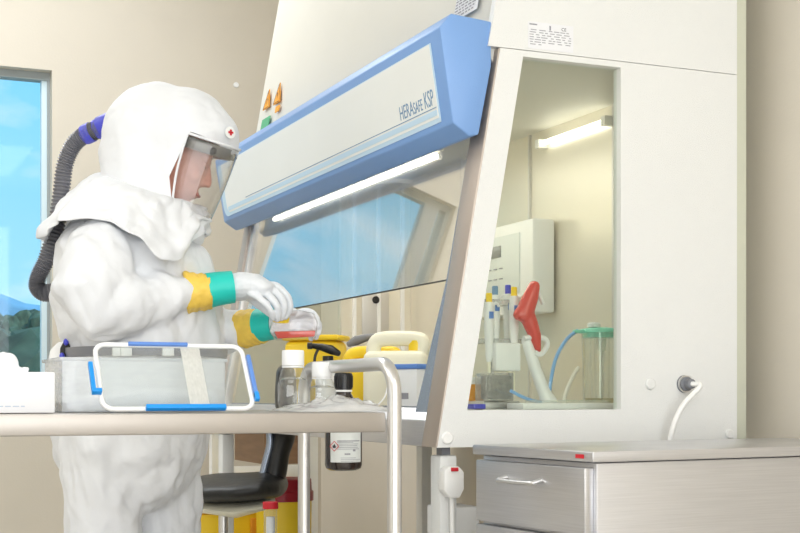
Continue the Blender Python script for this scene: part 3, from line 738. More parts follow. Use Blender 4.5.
def cyl_patch(c, r, a0, a1, z0, z1, d=.0007, n=16):
    b = B(); rows = []
    for rr_ in (r, r + d):
        rows.append([[b.verts.new((c.x + rr_ * math.cos(a0 + (a1 - a0) * i / n), c.y + rr_ * math.sin(a0 + (a1 - a0) * i / n), c.z + z)) for z in (z0, z1)] for i in range(n + 1)])
    for i in range(n):
        for R in rows: b.faces.new((R[i][0], R[i + 1][0], R[i + 1][1], R[i][1]))
        for j in (0, 1): b.faces.new((rows[0][i][j], rows[0][i + 1][j], rows[1][i + 1][j], rows[1][i][j]))
    for i in (0, n): b.faces.new((rows[0][i][0], rows[0][i][1], rows[1][i][1], rows[1][i][0]))
    return b
fa = math.atan2(-FWD.y, -FWD.x)     # toward the camera
lb = obj('label', cyl_patch(c, rb + .0002, fa - .70, fa + 1.15, .018, .10), M['label'], r)
b = cyl_patch(c, rb + .0009, fa - .30, fa + 1.0, .062, .064); 
for z in (.0595, .056, .0525, .049, .0455): merge(b, cyl_patch(c, rb + .0009, fa - .30, fa + 1.0 - random.uniform(0, .5), z, z + .001))
for z in (.020, .0235, .027): merge(b, cyl_patch(c, rb + .0009, fa - .1, fa + 1.05 - random.uniform(0, .4), z, z + .0008))
merge(b, cyl_patch(c, rb + .0009, fa - .05, fa + .75, .092, .0945)); merge(b, cyl_patch(c, rb + .0009, fa + .1, fa + .4, .034, .037)); merge(b, cyl_patch(c, rb + .0009, fa + .55, fa + .7, .041, .045))
obj('label_print', b, M['inkgrey'], lb)
# hazard diamond with flame
da = fa - .45; dc = c + Vector((math.cos(da), math.sin(da), 0)) * (rb + .0012) + Vector((0, 0, .052)); dn = Vector((math.cos(da), math.sin(da), 0)); dr_ = Vector((-math.sin(da), math.cos(da), 0))
b = B(); s_ = .0105; cs = [dc + dr_ * s_, dc + Vector((0, 0, s_)), dc - dr_ * s_, dc - Vector((0, 0, s_))]
for i in range(4): tube(b, [cs[i], cs[(i + 1) % 4]], .0007, 6, smooth=False)
hzd = obj('hazard_diamond', b, M['red'], lb)
b = B(); prism(b, [dc + dr_ * x + Vector((0, 0, y)) for x, y in ((-.003, -.004), (.003, -.004), (.004, -.001), (.0025, .001), (.002, .003), (.0, .005), (-.001, .002), (-.0035, .0015), (-.004, -.001))], dn * .0006); obj('flame_mark', b, M['ink'], hzd)

# clear bottles on the cart
def clear_bottle(u, y, w, vt, label, fillc):
    c = aty(u, 405, y); c.z = ZCt; top = aty(u, vt, y).z - ZCt
    r = empty('media_bottle', c, label, 'bottle', 'clear media bottles on the cart')
    hc = top - .027
    b = B(); t = B(); box(t, -w / 2, w / 2, -w / 2, w / 2, 0, hc * .72, .014, seg=2); t.transform(Matrix.Translation(c) @ Matrix.Rotation(.08, 4, 'Z')); merge(b, t)
    lathe(b, c, [(w * .5, hc * .72 - .004), (w * .46, hc * .80), (w * .36, hc * .95), (w * .34, hc)], 28)
    obj('bottle_body', b, G['bottle'], r)
    b = B(); lathe(b, c + Vector((0, 0, hc - .002)), [(0, 0), (w * .40, 0), (w * .40, .026), (w * .37, .0285), (0, .0285)], 32); cp = obj('cap', b, M['capw'], r)
    b = B(); lathe(b, c + Vector((0, 0, hc - .006)), [(w * .36, 0), (w * .40, 0), (w * .40, .003), (w * .36, .003)], 32); obj('cap_ring', b, M['capw'], cp)
clear_bottle(293, 2.36, .052, 350, 'taller clear square bottle with white screw cap, left of its twin on the cart', None)
clear_bottle(322, 2.43, .050, 362, 'shorter clear square bottle with white screw cap, just left of the steel handle', None)
# crumpled film
b = B(); cc = aty(330, 408, 2.24); n = 40
g = []
for j in range(25):
    row = []
    for i in range(n + 1):
        s = i / n; t = j / 24; x = cc.x - .092 + .19 * s; y = 2.135 + .20 * t
        e = math.sin(PI * min(1, max(0, s))) ** .55 * math.sin(PI * t) ** .5
        z = ZCt + .0008 + e * (.013 + .010 * math.exp(-((s - .6) / .25) ** 2) + .008 * noise.noise(Vector((x * 60, y * 50, 0))) + .006 * abs(noise.noise(Vector((x * 130, y * 90, 4)))))
        row.append(b.verts.new((x, y, max(ZCt + .0008, z))))
    g.append(row)
for j in range(24):
    for i in range(n): b.faces.new((g[j][i], g[j][i + 1], g[j + 1][i + 1], g[j + 1][i]))
fm = obj('plastic_bag', b, G['film']); tag(fm, 'crumpled clear plastic bag lying flat on the cart before the bottles', 'plastic bag')
md = fm.modifiers.new('s', 'SOLIDIFY'); md.thickness = .0006
b = B(); tube(b, [aty(352, 411, 2.2), aty(372, 408, 2.22), aty(384, 398, 2.26), aty(388, 384, 2.3)], .0014, 8); tag(obj('cable_loop', b, M['capw']), 'thin white cord curling up beside the cart handle', 'cord')
# white box + tissue
bx1 = aty(55, 400, 2.2).x; zt = aty(40, 372, 2.2).z
r = empty('tissue_box', (bx1 - .12, 2.3, ZCt), 'plain white cardboard dispenser box at the left end of the cart', 'box')
b = B(); box(b, bx1 - .26, bx1, 2.2, 2.33, ZCt, zt, .002); obj('carton', b, M['paper'], r)
b = B(); o_ = Vector((bx1 - .12, 2.1998, ZCt)); 
for (x0, x1, z) in ((-.02, .075, .010), (.02, .03, .02), (-.05, .0, .02)):
    xx = x0
    while xx < x1: w = random.uniform(.004, .01); rect(b, o_, (1, 0, 0), (0, 0, 1), xx, xx + w, z, z + .0018, .0004); xx += w + .003
obj('faint_print', b, M['lineg'], r)
b = B()
for i, (u, v, rad) in enumerate(((2, 368, .016), (6, 362, .014), (10, 366, .015), (14, 370, .011), (4, 356, .007), (13, 364, .006), (-4, 366, .018))):
    p = aty(u, v, 2.26); sphere(b, p, rad, (1, .8, 1.2), seg=16)
p = aty(5, 374, 2.26); box(b, p.x - .035, p.x + .035, 2.24, 2.28, zt - .01, zt + .008)
me = remesh(b, .002, 4)
jitter(me, .004, 90)
link_mesh('glove_tuft', me, M['paper'], r)
# clear storage bin
x0 = aty(62, 400, 2.26).x; x1 = aty(225, 400, 2.26).x; zt = aty(150, 358, 2.26).z; yA, yB_ = 2.26, 2.45
r = empty('storage_bin', ((x0 + x1) / 2, (yA + yB_) / 2, ZCt), 'frosted clear plastic bin standing open on the cart', 'bin')
b = B(); t_ = .002
for a in ((x0, x1, yA, yA + t_, ZCt, zt), (x0, x1, yB_ - t_, yB_, ZCt, zt), (x0, x0 + t_, yA, yB_, ZCt, zt), (x1 - t_, x1, yA, yB_, ZCt, zt), (x0, x1, yA, yB_, ZCt, ZCt + t_)): box(b, *a)
obj('bin_wall', b, G['frost'], r)
b = B(); 
for a in ((x0 - .004, x1 + .004, yA - .005, yA, zt - .006, zt), (x0 - .004, x1 + .004, yB_, yB_ + .005, zt - .006, zt), (x0 - .005, x0, yA, yB_, zt - .006, zt), (x1, x1 + .005, yA, yB_, zt - .006, zt)): box(b, *a, .001)
obj('rim', b, G['frost'], r)
# folded white cloth in the bin
b = B(); n = 34; g = []
for j in range(16):
    row = []
    for i in range(n + 1):
        s = i / n; t = j / 15; x = x0 + .01 + (x1 - x0 - .02) * s; y = yA + .01 + (yB_ - yA - .02) * t
        z = ZCt + .012 + .026 * min(1, s * 1.6 + .2) * (math.sin(PI * min(1, t * 1.0 + .1)) * .5 + .5) + .006 * noise.noise(Vector((x * 25, y * 25, 2)))
        row.append(b.verts.new((x, y, z)))
    g.append(row)
for j in range(15):
    for i in range(n): b.faces.new((g[j][i], g[j][i + 1], g[j + 1][i + 1], g[j + 1][i]))
bot = [[b.verts.new((v.co.x, v.co.y, ZCt + .003)) for v in row] for row in (g[0], g[-1])]
for i in range(n):
    b.faces.new((g[0][i], g[0][i + 1], bot[0][i + 1], bot[0][i])); b.faces.new((g[-1][i], g[-1][i + 1], bot[1][i + 1], bot[1][i]))
    b.faces.new((bot[0][i], bot[0][i + 1], bot[1][i + 1], bot[1][i]))
tag(obj('folded_cloth', b, M['paper']), 'folded white cloth lying inside the frosted bin', 'cloth')
# leaning lid
yL0, yL1 = 2.165, 2.245
bl = aty(103, 411, yL0); brr = aty(254, 411, yL0); tlz = aty(150, 345, yL1).z
W_ = brr.x - bl.x; e1 = Vector((1, 0, 0)); e2 = Vector((0, yL1 - yL0, tlz - ZCt - .002)); Hh = e2.length; e2.normalize(); e3 = e1.cross(e2)
lo = Vector((bl.x, yL0, ZCt + .006))
LM = Matrix(((e1.x, e2.x, e3.x, lo.x), (e1.y, e2.y, e3.y, lo.y), (e1.z, e2.z, e3.z, lo.z), (0, 0, 0, 1)))
lid = empty('bin_lid', lo + Vector((W_ / 2, 0, -.006)), 'clear bin lid with white rim and blue clips leaning against the frosted bin', 'lid')
def rloop(x0, x1, y0, y1, r, n=6):
    return [(cx + r * math.cos(a0 + i * PI / 2 / n), cy + r * math.sin(a0 + i * PI / 2 / n)) for cx, cy, a0 in ((x1 - r, y1 - r, 0), (x0 + r, y1 - r, PI / 2), (x0 + r, y0 + r, PI), (x1 - r, y0 + r, 1.5 * PI)) for i in range(n + 1)]
L_ = rloop(0, W_, 0, Hh - .006, .018)
b = B(); pts = [LM @ Vector((x, y, 0)) for x, y in L_]; pts.append(pts[0]); tube(b, pts, .0042, 10, smooth=False); obj('rim', b, M['capw'], lid)
b = B(); prism(b, [LM @ Vector((x, y, -.001)) for x, y in L_], e3 * .002); obj('panel', b, G['lidp'], lid)
def lbox(x0, x1, y0, y1, z0, z1, bev=.001): b = B(); box(b, x0, x1, y0, y1, z0, z1, bev, mx=LM); return b
obj('clip', lbox(W_ * .27, W_ * .80, -.006, .002, .002, .012), M['bluec'], lid)
obj('clip', lbox(W_ * .22, W_ * .62, Hh - .010, Hh - .004, .002, .008), M['bluel'], lid)
b = lbox(-.016, -.009, .030, .088, .003, .012); merge(b, lbox(-.016, .0, .026, .033, .003, .014)); obj('clip', b, M['bluec'], lid)
b = lbox(W_ + .003, W_ + .010, .02, Hh - .03, .003, .010); obj('clip', b, M['bluel'], lid)
b = lbox(W_ + .003, W_ + .0105, .012, .028, .003, .012); obj('clip', b, M['bluec'], lid)
b = lbox(W_ * .57, W_ * .70, .004, Hh - .012, .0012, .002, 0); obj('glare_strip', b, clear('painted_glare', (255, 255, 255), .1, 1, .1, haze=.55, hazecol=(252, 252, 248)), lid)  # whitish strip imitating a light reflection on the lid

# ------------------------------------------------------------------ furniture behind
# chair
Dc = 3.95
def K(u, v, D=Dc): return at(u, v, D)
cc = K(243, 490); ch = empty('lab_chair', (cc.x, cc.y, 0), 'dark swivel chair with low seat partly hidden behind the person', 'chair')
b = B(); loft(b, [(K(200, 488), .20, .036), (K(215, 488), .24, .042), (K(245, 487), .25, .041), (K(268, 485), .23, .04), (K(277, 486), .19, .034)], FWD, 28)
t0 = remesh(b, .008, 6); st_ = link_mesh('seat', t0, M['seat'], ch)
b = B(); loft(b, [(K(200, 504), .17, .018), (K(240, 507), .19, .028), (K(268, 503), .17, .016)], FWD, 24); obj('seat_shell', b, M['greypl'] if False else M['natural'], ch)
b = B(); loft(b, [(K(272, 489), .05, .03), (K(276, 470), .045, .034), (K(279, 452), .045, .032), (K(284, 436), .05, .035), (K(286, 420), .10, .03), (K(286, 395), .17, .03), (K(286, 372), .17, .025)], FWD, 20); me = remesh(b, .007, 6); obj_ = link_mesh('backrest', me, M['seat'], ch)
b = B(); tube(b, [K(262, 478, Dc - .03), K(266, 462, Dc - .03), K(270, 446, Dc - .03), K(270, 432, Dc - .03)], .012, 12); obj('back_bracket', b, M['steeld'], obj_)
b = B(); p = K(221, 520); lathe(b, (cc.x - .06, cc.y, 0), [(0, .06), (.02, .06), (.02, .34), (.014, .345), (.014, .56), (0, .56)], 20); obj('gas_column', b, M['chrome'], ch)
for k in range(5):
    a = k * 2 * PI / 5 + .3; d = Vector((math.cos(a), math.sin(a), 0)); q = Vector((cc.x - .06, cc.y, .09))
    b = B(); loft(b, [(q, .025, .02), (q + d * .28 + Vector((0, 0, -.03)), .018, .012)], Vector((0, 0, 1)), 12); fo = obj('foot', b, M['greypl'], ch)
    b = B(); sphere(b, (q.x + d.x * .28, q.y + d.y * .28, .027), .027, seg=14); obj('caster', b, M['black'], fo)
# bench along the back
yb0 = 4.75
xe = aty(318, 470, yb0).x
bl_ = aty(212, 470, yb0).x; 
bn = empty('lab_bench', (bl_ + .5, yb0 + .3, 0), 'white framed bench with brown front panel standing behind the dark chair', 'bench')
zt = .84
b = B(); box(b, bl_ - .05, xe + .03, yb0 - .02, yb0 + .55, zt - .03, zt, .003); obj('bench_top', b, M['binred'] if False else M['cream'], bn)
b = B(); box(b, bl_, bl_ + .055, yb0, yb0 + .04, 0, zt - .03); obj('leg', b, M['whitepl'], bn)
b = B(); box(b, xe - .05, xe, yb0, yb0 + .04, 0, zt - .03); obj('leg', b, M['whitepl'], bn)
zr = aty(260, 466, yb0).z; b = B(); box(b, bl_ + .055, xe - .05, yb0, yb0 + .03, zr - .045, zr, .002); obj('rail', b, M['whitepl'], bn)
xa = aty(249, 450, yb0 + .3).x; b = B(); box(b, xa, xe - .01, yb0 + .1, yb0 + .5, zr, zt - .03); obj('brown_panel', b, M['wood'], bn)
# yellow bins
def yb(u, D, w, vt, label, hgt=None):
    c = at(u, 500, D); c.z = 0; z = at(u, vt, D).z
    r = empty('waste_bin', c, label, 'bin', 'yellow waste bins behind the chair')
    b = B(); lathe(b, c, [(0, 0), (w * .88, 0), (w * .9, .01), (w, z - .075), (0, z - .075)], 32, sy=.8); obj('bin_body', b, M['yellow'], r)
    b = B(); lathe(b, c, [(0, z - .075), (w * 1.06, z - .075), (w * 1.06, z - .045), (w, z - .04), (w * .98, z - .004), (w * .9, z), (0, z)], 32, sy=.8); obj('lid', b, M['binred'], r)
yb(284, 4.45, .095, 478, 'yellow waste bin with dark red lid right of the chair')
c = at(225, 500, 4.62)
r = empty('waste_crate', (c.x, c.y, 0), 'square yellow waste box under the swivel chair', 'bin')
b = B(); box(b, c.x - .14, c.x + .16, c.y - .1, c.y + .1, 0, .50, .015); obj('crate_body', b, M['yellow'], r)
b = B(); box(b, c.x - .145, c.x + .165, c.y - .105, c.y + .105, .50, .515, .006); obj('lid', b, M['yellow'], r)
b = B(); box(b, c.x + .06, c.x + .085, c.y - .112, c.y - .101, .42, .48, .003); obj('latch', b, M['orange'], r)
# tube with the red cap
c = at(270.5, 520, 3.6); zt_ = at(270, 502, 3.6).z
r = empty('sample_cylinder', (c.x, c.y, 0), 'tall clear tube with red cap and white label in front of the yellow bins', 'tube')
b = B(); lathe(b, (c.x, c.y, 0), [(0, 0), (.04, 0), (.04, .01), (.018, .02), (.018, zt_ - .015), (0, zt_ - .015)], 24); obj('tube_body', b, G['bottle'], r)
b = B(); lathe(b, (c.x, c.y, zt_ - .018), [(0, 0), (.021, 0), (.021, .018), (0, .018)], 24); obj('cap', b, M['red'], r)
b = B(); lathe(b, (c.x, c.y, zt_ - .14), [(0, 0), (.012, 0), (.012, .10), (0, .10)], 16); obj('white_insert', b, M['paper'], r)

# ------------------------------------------------------------------ the person
D0 = 3.05
LV = (FWD + RGT * ((150 - 400) / F)).normalized()          # sideways axis of the body (away from camera)
def S(u, v, d=0.): return at(u, v, D0 + d)
PX = D0 / F                                                 # metres per pixel
def sec(u, v, d, ra, hpx): return (S(u, v, d), ra, hpx * PX)
per = empty('person', Vector((S(135, 500).x, S(135, 500).y, 0)), 'person in white hooded protective suit holding a flask of red liquid over the cart', 'person')
HC = S(171, 160)
ha = math.radians(27)
Rv = Vector((LV.y, -LV.x, 0))
hf_ = Rv * math.cos(ha) - UPV * math.sin(ha); hu_ = Rv * math.sin(ha) + UPV * math.cos(ha)
def hp(f, u, s=0): return HC + hf_ * f + hu_ * u + LV * s
HM = Matrix(((hf_.x, LV.x, hu_.x, 0), (hf_.y, LV.y, hu_.y, 0), (hf_.z, LV.z, hu_.z, 0), (0, 0, 0, 1)))

NEAR = dict(d=-.13); 
near_wrist = (232, 288, -.12)
fingersN = [  # near hand (over the cap)
    [(262, 284, -.115), (277, 287, -.118), (288, 298, -.118), (289.5, 309, -.115), (285, 317, -.112)],
    [(258, 287, -.130), (272, 290, -.138), (282, 300, -.140), (284, 310, -.136), (281, 318, -.128)],
    [(254, 290, -.146), (266, 294, -.156), (275, 303, -.158), (278, 312, -.152), (277, 319, -.142)],
    [(250, 293, -.160), (259, 298, -.170), (267, 305, -.172), (271, 312, -.166), (273, 318, -.155)]]
thumbN = [(248, 294, -.115), (258, 303, -.105), (268, 311, -.103), (277, 318, -.112)]
palmN = [((230, 288, -.125), .040, 13.5), ((242, 286, -.125), .040, 13.8), ((256, 287, -.13), .044, 12.5), ((266, 290, -.135), .040, 9.5)]
fingersF = [
    [(288, 318, -.02), (299, 313, -.015), (309, 312, -.025), (316, 318, -.045), (317, 327, -.055)],
    [(288, 322, -.01), (300, 318, .000), (311, 318, -.012), (318, 324, -.035), (318, 333, -.048)],
    [(286, 326, -.0), (298, 324, .010), (309, 325, .00), (316, 330, -.02), (316, 337, -.04)],
    [(284, 330, .005), (294, 330, .014), (304, 332, .010), (311, 335, -.005), (311, 339, -.02)]]
thumbF = [(272, 320, -.02), (279, 313, -.035), (286, 311, -.05), (294, 312, -.052)]
palmF = [((258, 325, .0), .034, 13), ((268, 324, .0), .038, 13.5), ((280, 323, -.0), .036, 13), ((290, 323, -.0), .030, 10)]
def hand_bm(palm, fingers, thumb, k=1.0, fr=.0098):
    b = B()
    loft(b, [(S(*c), ra * k, h * PX * k) for c, ra, h in palm], LV, 20)
    for i, f in enumerate(fingers):
        P = catmull([S(*q) for q in f], 4); m = len(P) - 1; rr_ = fr * k * (1, 1.03, .98, .86)[i]
        loft(b, [(p, rr_ * (1.08 - .25 * j / m), rr_ * (1.08 - .25 * j / m)) for j, p in enumerate(P)], LV, 12)
    P = catmull([S(*q) for q in thumb], 4); m = len(P) - 1
    loft(b, [(p, fr * k * (1.5 - .45 * j / m), fr * k * (1.35 - .35 * j / m)) for j, p in enumerate(P)], LV, 12)
    return b

# body: one continuous figure under the clothes
def head_bm():
    b = B()
    sphere(b, hp(-.015, .02), .098, (1.02, .78, .98), HM, 32)
    loft(b, [(hp(.035, .055), .060, .045), (hp(.045, .0), .063, .042), (hp(.043, -.045), .055, .042), (hp(.045, -.082), .036, .032), (hp(.052, -.098), .022, .022)], LV, 24)
    loft(b, [(hp(.0, -.05), .058, .04), (hp(.03, -.085), .045, .022)], LV, 16)          # jaw
    loft(b, [(hp(.071, .034), .014, .010), (hp(.082, .018), .010, .010), (hp(.092, .000), .010, .011), (hp(.099, -.010), .012, .009)], LV, 12)  # nose
    for s in (-1, 1):
        sphere(b, hp(.088, -.013, s * .011), .009, seg=12)
        sphere(b, hp(.066, .040, s * .027), .017, (1, 1.6, .6), HM, 14)   # brow
        sphere(b, hp(.058, -.012, s * .043), .022, (1, 1, 1), HM, 14)      # cheek
        loft(b, [(hp(-.012, .022, s * .078), .007, .018), (hp(-.006, -.006, s * .078), .007, .015), (hp(.004, -.028, s * .074), .006, .009)], LV, 12)  # ear
    sphere(b, hp(.080, -.040), .012, (1, 2.0, .55), HM, 14); sphere(b, hp(.079, -.050), .012, (1, 1.8, .6), HM, 14)    # lips
    sphere(b, hp(.072, -.083), .018, (1, 1.3, 1), HM, 14)              # chin
    return b
b = head_bm()
loft(b, [(hp(-.02, -.04), .055, .055), (S(150, 205), .056, .056), (S(140, 222), .075, .07)], LV, 20)
loft(b, [sec(138, 226, 0, .09, 26), sec(132, 248, 0, .14, 38), sec(132, 290, 0, .16, 48), sec(135, 340, 0, .14, 46), sec(133, 390, 0, .15, 44), sec(132, 430, 0, .15, 44)], LV, 24)
AN = [(112, 228, -.17), (100, 268, -.215), (92, 312, -.225), (135, 306, -.19), (185, 293, -.145), (232, 288, -.125)]
AF = [(150, 232, .17), (158, 280, .19), (172, 325, .19), (205, 333, .11), (240, 326, .03), (258, 325, .0)]
for A, (pl_, fi, thb) in ((AN, (palmN, fingersN, thumbN)), (AF, (palmF, fingersF, thumbF))):
    rad = (.036, .036, .032, .031, .026, .022)
    loft(b, [(S(*p), r_, r_) for p, r_ in zip(A, rad)], LV, 16)
    merge(b, hand_bm(pl_, fi, thb, .70, .0085))
for u1, u2, u3, d in ((112, 110, 104, -.09), (152, 160, 158, .09)):
    loft(b, [sec(u1 + 4, 425, d, .085, 36), sec(u1, 470, d, .075, 32), sec(u2, 590, d, .05, 22), sec(u3, 740, d, .035, 15), sec(u3, 765, d, .035, 15)], LV, 16)
    loft(b, [sec(u3 - 8, 770, d, .035, 12), sec(u3 + 20, 773, d, .04, 10), sec(u3 + 60, 777, d, .035, 7)], LV, 14)
me = remesh(b, .0042, 3)
body = link_mesh('body', me, M['skin'], per)
for s in (-1, 1):
    b = B(); sphere(b, hp(.0665, .018, s * .030), .0115, seg=16); ey_ = obj('eye', b, M['eye'], body)
    b = B(); sphere(b, hp(.0755, .0125, s * .030), .0042, seg=12); obj('iris', b, M['iris'], ey_)
    b = B(); sphere(b, hp(.0668, .0215, s * .030), .0125, (1, 1.35, .8), HM, 18); obj('eyelid', b, M['skin'], body)
    b = B(); tube(b, [hp(.0765, .0155, s * .018), hp(.0800, .0150, s * .030), hp(.074, .0155, s * .041)], .0011, 6); obj('eyelash', b, M['hair'], body)
    b = B(); loft(b, [(hp(.076, .036, s * .014), .003, .0035), (hp(.080, .041, s * .030), .003, .004), (hp(.068, .040, s * .046), .003, .003)], UPV, 10); obj('eyebrow', b, M['hair'], body)
b = B(); loft(b, [(hp(.088, -.0445, -.018), .0025, .0028), (hp(.0925, -.0445, 0), .004, .005), (hp(.088, -.0445, .018), .0025, .0028)], UPV, 12); obj('lips', b, M['lips'], body)
b = B()   # hair: cap over back of skull
sphere(b, hp(-.034, .032), .099, (.98, .80, .98), HM, 28)
obj('hair', b, M['hair'], body)

# coverall
def folds(me, amp, sc, seed=0, st=(1, 1, 1.4), crease=1.0):
    nr = [v.normal.copy() for v in me.vertices]; out = []
    for v, n in zip(me.vertices, nr):
        p = Vector((v.co.x * st[0], v.co.y * st[1], v.co.z * st[2])) * sc + Vector((seed, 0, 0))
        p.z += p.x * .35
        w = Vector((noise.noise(p * .5), noise.noise(p * .5 + Vector((5, 0, 0))), noise.noise(p * .5 + Vector((0, 9, 0)))))
        q = p + w * .35
        f = lambda k, o: (abs(noise.noise(q * k + Vector((o, o * 2, 1)))) - abs(noise.noise(q * k * 1.07 + Vector((1, o, o * 3))))) * 2
        out.append(n * amp * (noise.noise(q * .55) * .6 + (f(.85, 4) * .8 + f(1.9, 9) * .55 + f(3.6, 15) * .28) * crease))
    for v, d in zip(me.vertices, out): v.co += d
b = B()
loft(b, [sec(143, 205, 0, .10, 30), sec(136, 232, 0, .185, 60), sec(131, 250, 0, .225, 74), sec(134, 285, 0, .21, 80), sec(143, 318, 0, .20, 80), sec(148, 345, 0, .19, 76),
         sec(142, 372, 0, .185, 70), sec(133, 400, 0, .20, 72), sec(131, 430, 0, .21, 74), sec(131, 455, 0, .20, 72)], LV, 32)
loft(b, [(S(114, 242, -.15), .075, .075), (S(98, 266, -.205), .082, .08), (S(93, 290, -.225), .082, .085), (S(100, 312, -.22), .078, .070), (S(125, 306, -.205), .072, .066), (S(158, 297, -.175), .062, .056), (S(181, 293, -.152), .05, .043)], LV, 24)
loft(b, [(S(152, 244, .15), .075, .075), (S(160, 280, .19), .085, .08), (S(172, 325, .19), .080, .080), (S(190, 335, .14), .072, .068), (S(213, 333, .095), .060, .058), (S(241, 329, .042), .050, .047)], LV, 24)
for u1, u2, u3, d in ((103, 104, 104, -.10), (160, 164, 162, .10)):
    loft(b, [sec(u1 + 4, 435, d, .115, 43), sec(u1, 480, d, .115, 41), sec(u1 + 1, 530, d, .105, 38), sec(u2, 600, d, .095, 34), sec(u2, 690, d, .09, 30), sec(u3, 755, d, .075, 26)], LV, 24)
me = remesh(b, .0062, 8)
folds(me, .0155, 5.6, 1, st=(1.25, 1.25, .85), crease=.62)
cov = link_mesh('coverall', me, M['suit'], per); cov.modifiers.new('sub', 'SUBSURF').levels = 1; cov.modifiers['sub'].render_levels = 1
b = B(); n_ = 30
# overshoes
for u3, d in ((104, -.10), (162, .10)):
    b = B(); loft(b, [sec(u3 - 22, 762, d, .05, 14), sec(u3, 760, d, .06, 20), sec(u3 + 30, 769, d, .062, 14), sec(u3 + 62, 775, d, .045, 9)], LV, 20)
    me = remesh(b, .006, 6)
    for v in me.vertices: v.co.z = max(v.co.z, .002)
    link_mesh('overshoe', me, M['suit'], per)
# hood cape over the shoulders
def cape():
    b = B(); seg = 120; rows = 30; R = []
    for j in range(rows + 1):
        t = j / rows; row = []
        for k in range(seg):
            a = 2 * PI * k / seg            # 0: front (image right), pi/2: near side (towards camera)
            ca_, sa_ = math.cos(a), math.sin(a)
            # top ring around the neck
            top = (152 + 48 * ca_, 192 + 16 * ca_ + 0 * sa_, -.115 * sa_)
            # hem: back tip (40,243), near-side (130,240), front (208,236)
            fr_ = (1 + ca_) / 2
            hu = 128 + 84 * ca_ * (1 if ca_ > 0 else 1.04) - 4 * sa_ * sa_
            hv = 243 - 8 * fr_ + (5 * math.sin(3 * a + .8) if sa_ > 0 else 0) + 24 * max(0, sa_) * max(0, math.sin((fr_) * PI)) ** 2 * (.35 + fr_) - 27 * max(0, -ca_) ** 1.2 * (abs(sa_)) * 1.6
            hd_ = -.262 * sa_
            if sa_ > 0:
                xs = [(-1, 243), (-.72, 221), (-.2, 221), (.12, 238), (.45, 262), (.6, 264), (.85, 244), (1, 234)]
                for (c0, v0), (c1, v1) in zip(xs, xs[1:]):
                    if c0 <= ca_ <= c1: tt_ = (ca_ - c0) / (c1 - c0); hv = v0 + (v1 - v0) * (tt_ * tt_ * (3 - 2 * tt_))
            else: hv = 240 - 3 * ca_
            # bulge profile: follow shoulder
            tt = t
            bulge = math.sin(PI * t) 
            u = top[0] + (hu - top[0]) * (t ** .8) ; v = top[1] + (hv - top[1]) * (t ** 1.6); d = top[2] + (hd_ - top[2]) * (t ** .7)
            p = S(u, v, d)
            out = (Rv * ca_ - LV * sa_)
            q = Vector((a * 3, t * 2.0, 0))
            p += out * (.012 * noise.noise(Vector((ca_ * 2.2, sa_ * 2.2, t * 1.6))) * 2 * t + .008 * noise.noise(Vector((ca_ * 5, sa_ * 5, t * 3))) + .016 * (.4 - abs(noise.noise(Vector((ca_ * 3.2 + 4, sa_ * 3.2, t * 2.2)))) * 2) * (.3 + t) + .012 * (abs(noise.noise(Vector((ca_ * 6 + 1, sa_ * 6, t * 5)))) - .2)) + UPV * .010 * noise.noise(Vector((ca_ * 2.5, sa_ * 2.5, 4 + t * 2)))
            row.append(b.verts.new(p))
        R.append(row)
    for r0, r1 in zip(R, R[1:]):
        for k in range(seg): b.faces.new((r0[k], r0[(k + 1) % seg], r1[(k + 1) % seg], r1[k]))
    return b
cp = obj('hood_cape', cape(), M['hood'], per)
md = cp.modifiers.new('sol', 'SOLIDIFY'); md.thickness = .004; md.offset = 1
cp.modifiers.new('sub', 'SUBSURF').levels = 1; cp.modifiers['sub'].render_levels = 1
# hood
def hood_bm(k=1.0, o=0):
    b = B()
    sphere(b, S(158, 140), .128 * k, (1, 1.0, 1.02), HM, 36)
    sphere(b, S(184, 136), .115 * k, (1, 1.05, .95), HM, 36)
    sphere(b, S(202, 138), .088 * k, (1, 1.15, .9), HM, 36)
    loft(b, [(S(150, 150), .125 * k, 50 * PX * k), (S(150, 175), .13 * k, 49 * PX * k), (S(157, 198), .135 * k, 50 * PX * k), (S(158, 216), .13 * k, 52 * PX * k)], LV, 30)
    loft(b, [(S(200, 140), .12 * k, .07 * k), (S(186, 180), .125 * k, .085 * k), (S(180, 212), .12 * k, .075 * k)], LV, 30)
    return b
cut = B()
pz = [(190, 133), (241, 151), (262, 160), (255, 240), (211, 222), (172, 206), (169, 178)]
prism(cut, [S(u, v, -.10) - LV * .15 for u, v in pz], LV * .5)
cutter = bm_obj(cut)
ime = remesh(hood_bm(.935), .006, 8); inner = bpy.data.objects.new('i', ime); COL.objects.link(inner)
hme = remesh(hood_bm(), .006, 8)
ho = bpy.data.objects.new('h', hme); COL.objects.link(ho)
folds(hme, .006, 6, 3, crease=.6)
for c_ in (cutter, inner):
    q_ = ho.modifiers.new('b', 'BOOLEAN'); q_.operation = 'DIFFERENCE'; q_.object = c_; q_.solver = 'EXACT'
hm2 = evaluated(ho)
for o_ in (ho, cutter, inner): bpy.data.objects.remove(o_)
hood = link_mesh('hood', hm2, M['hood'], per)
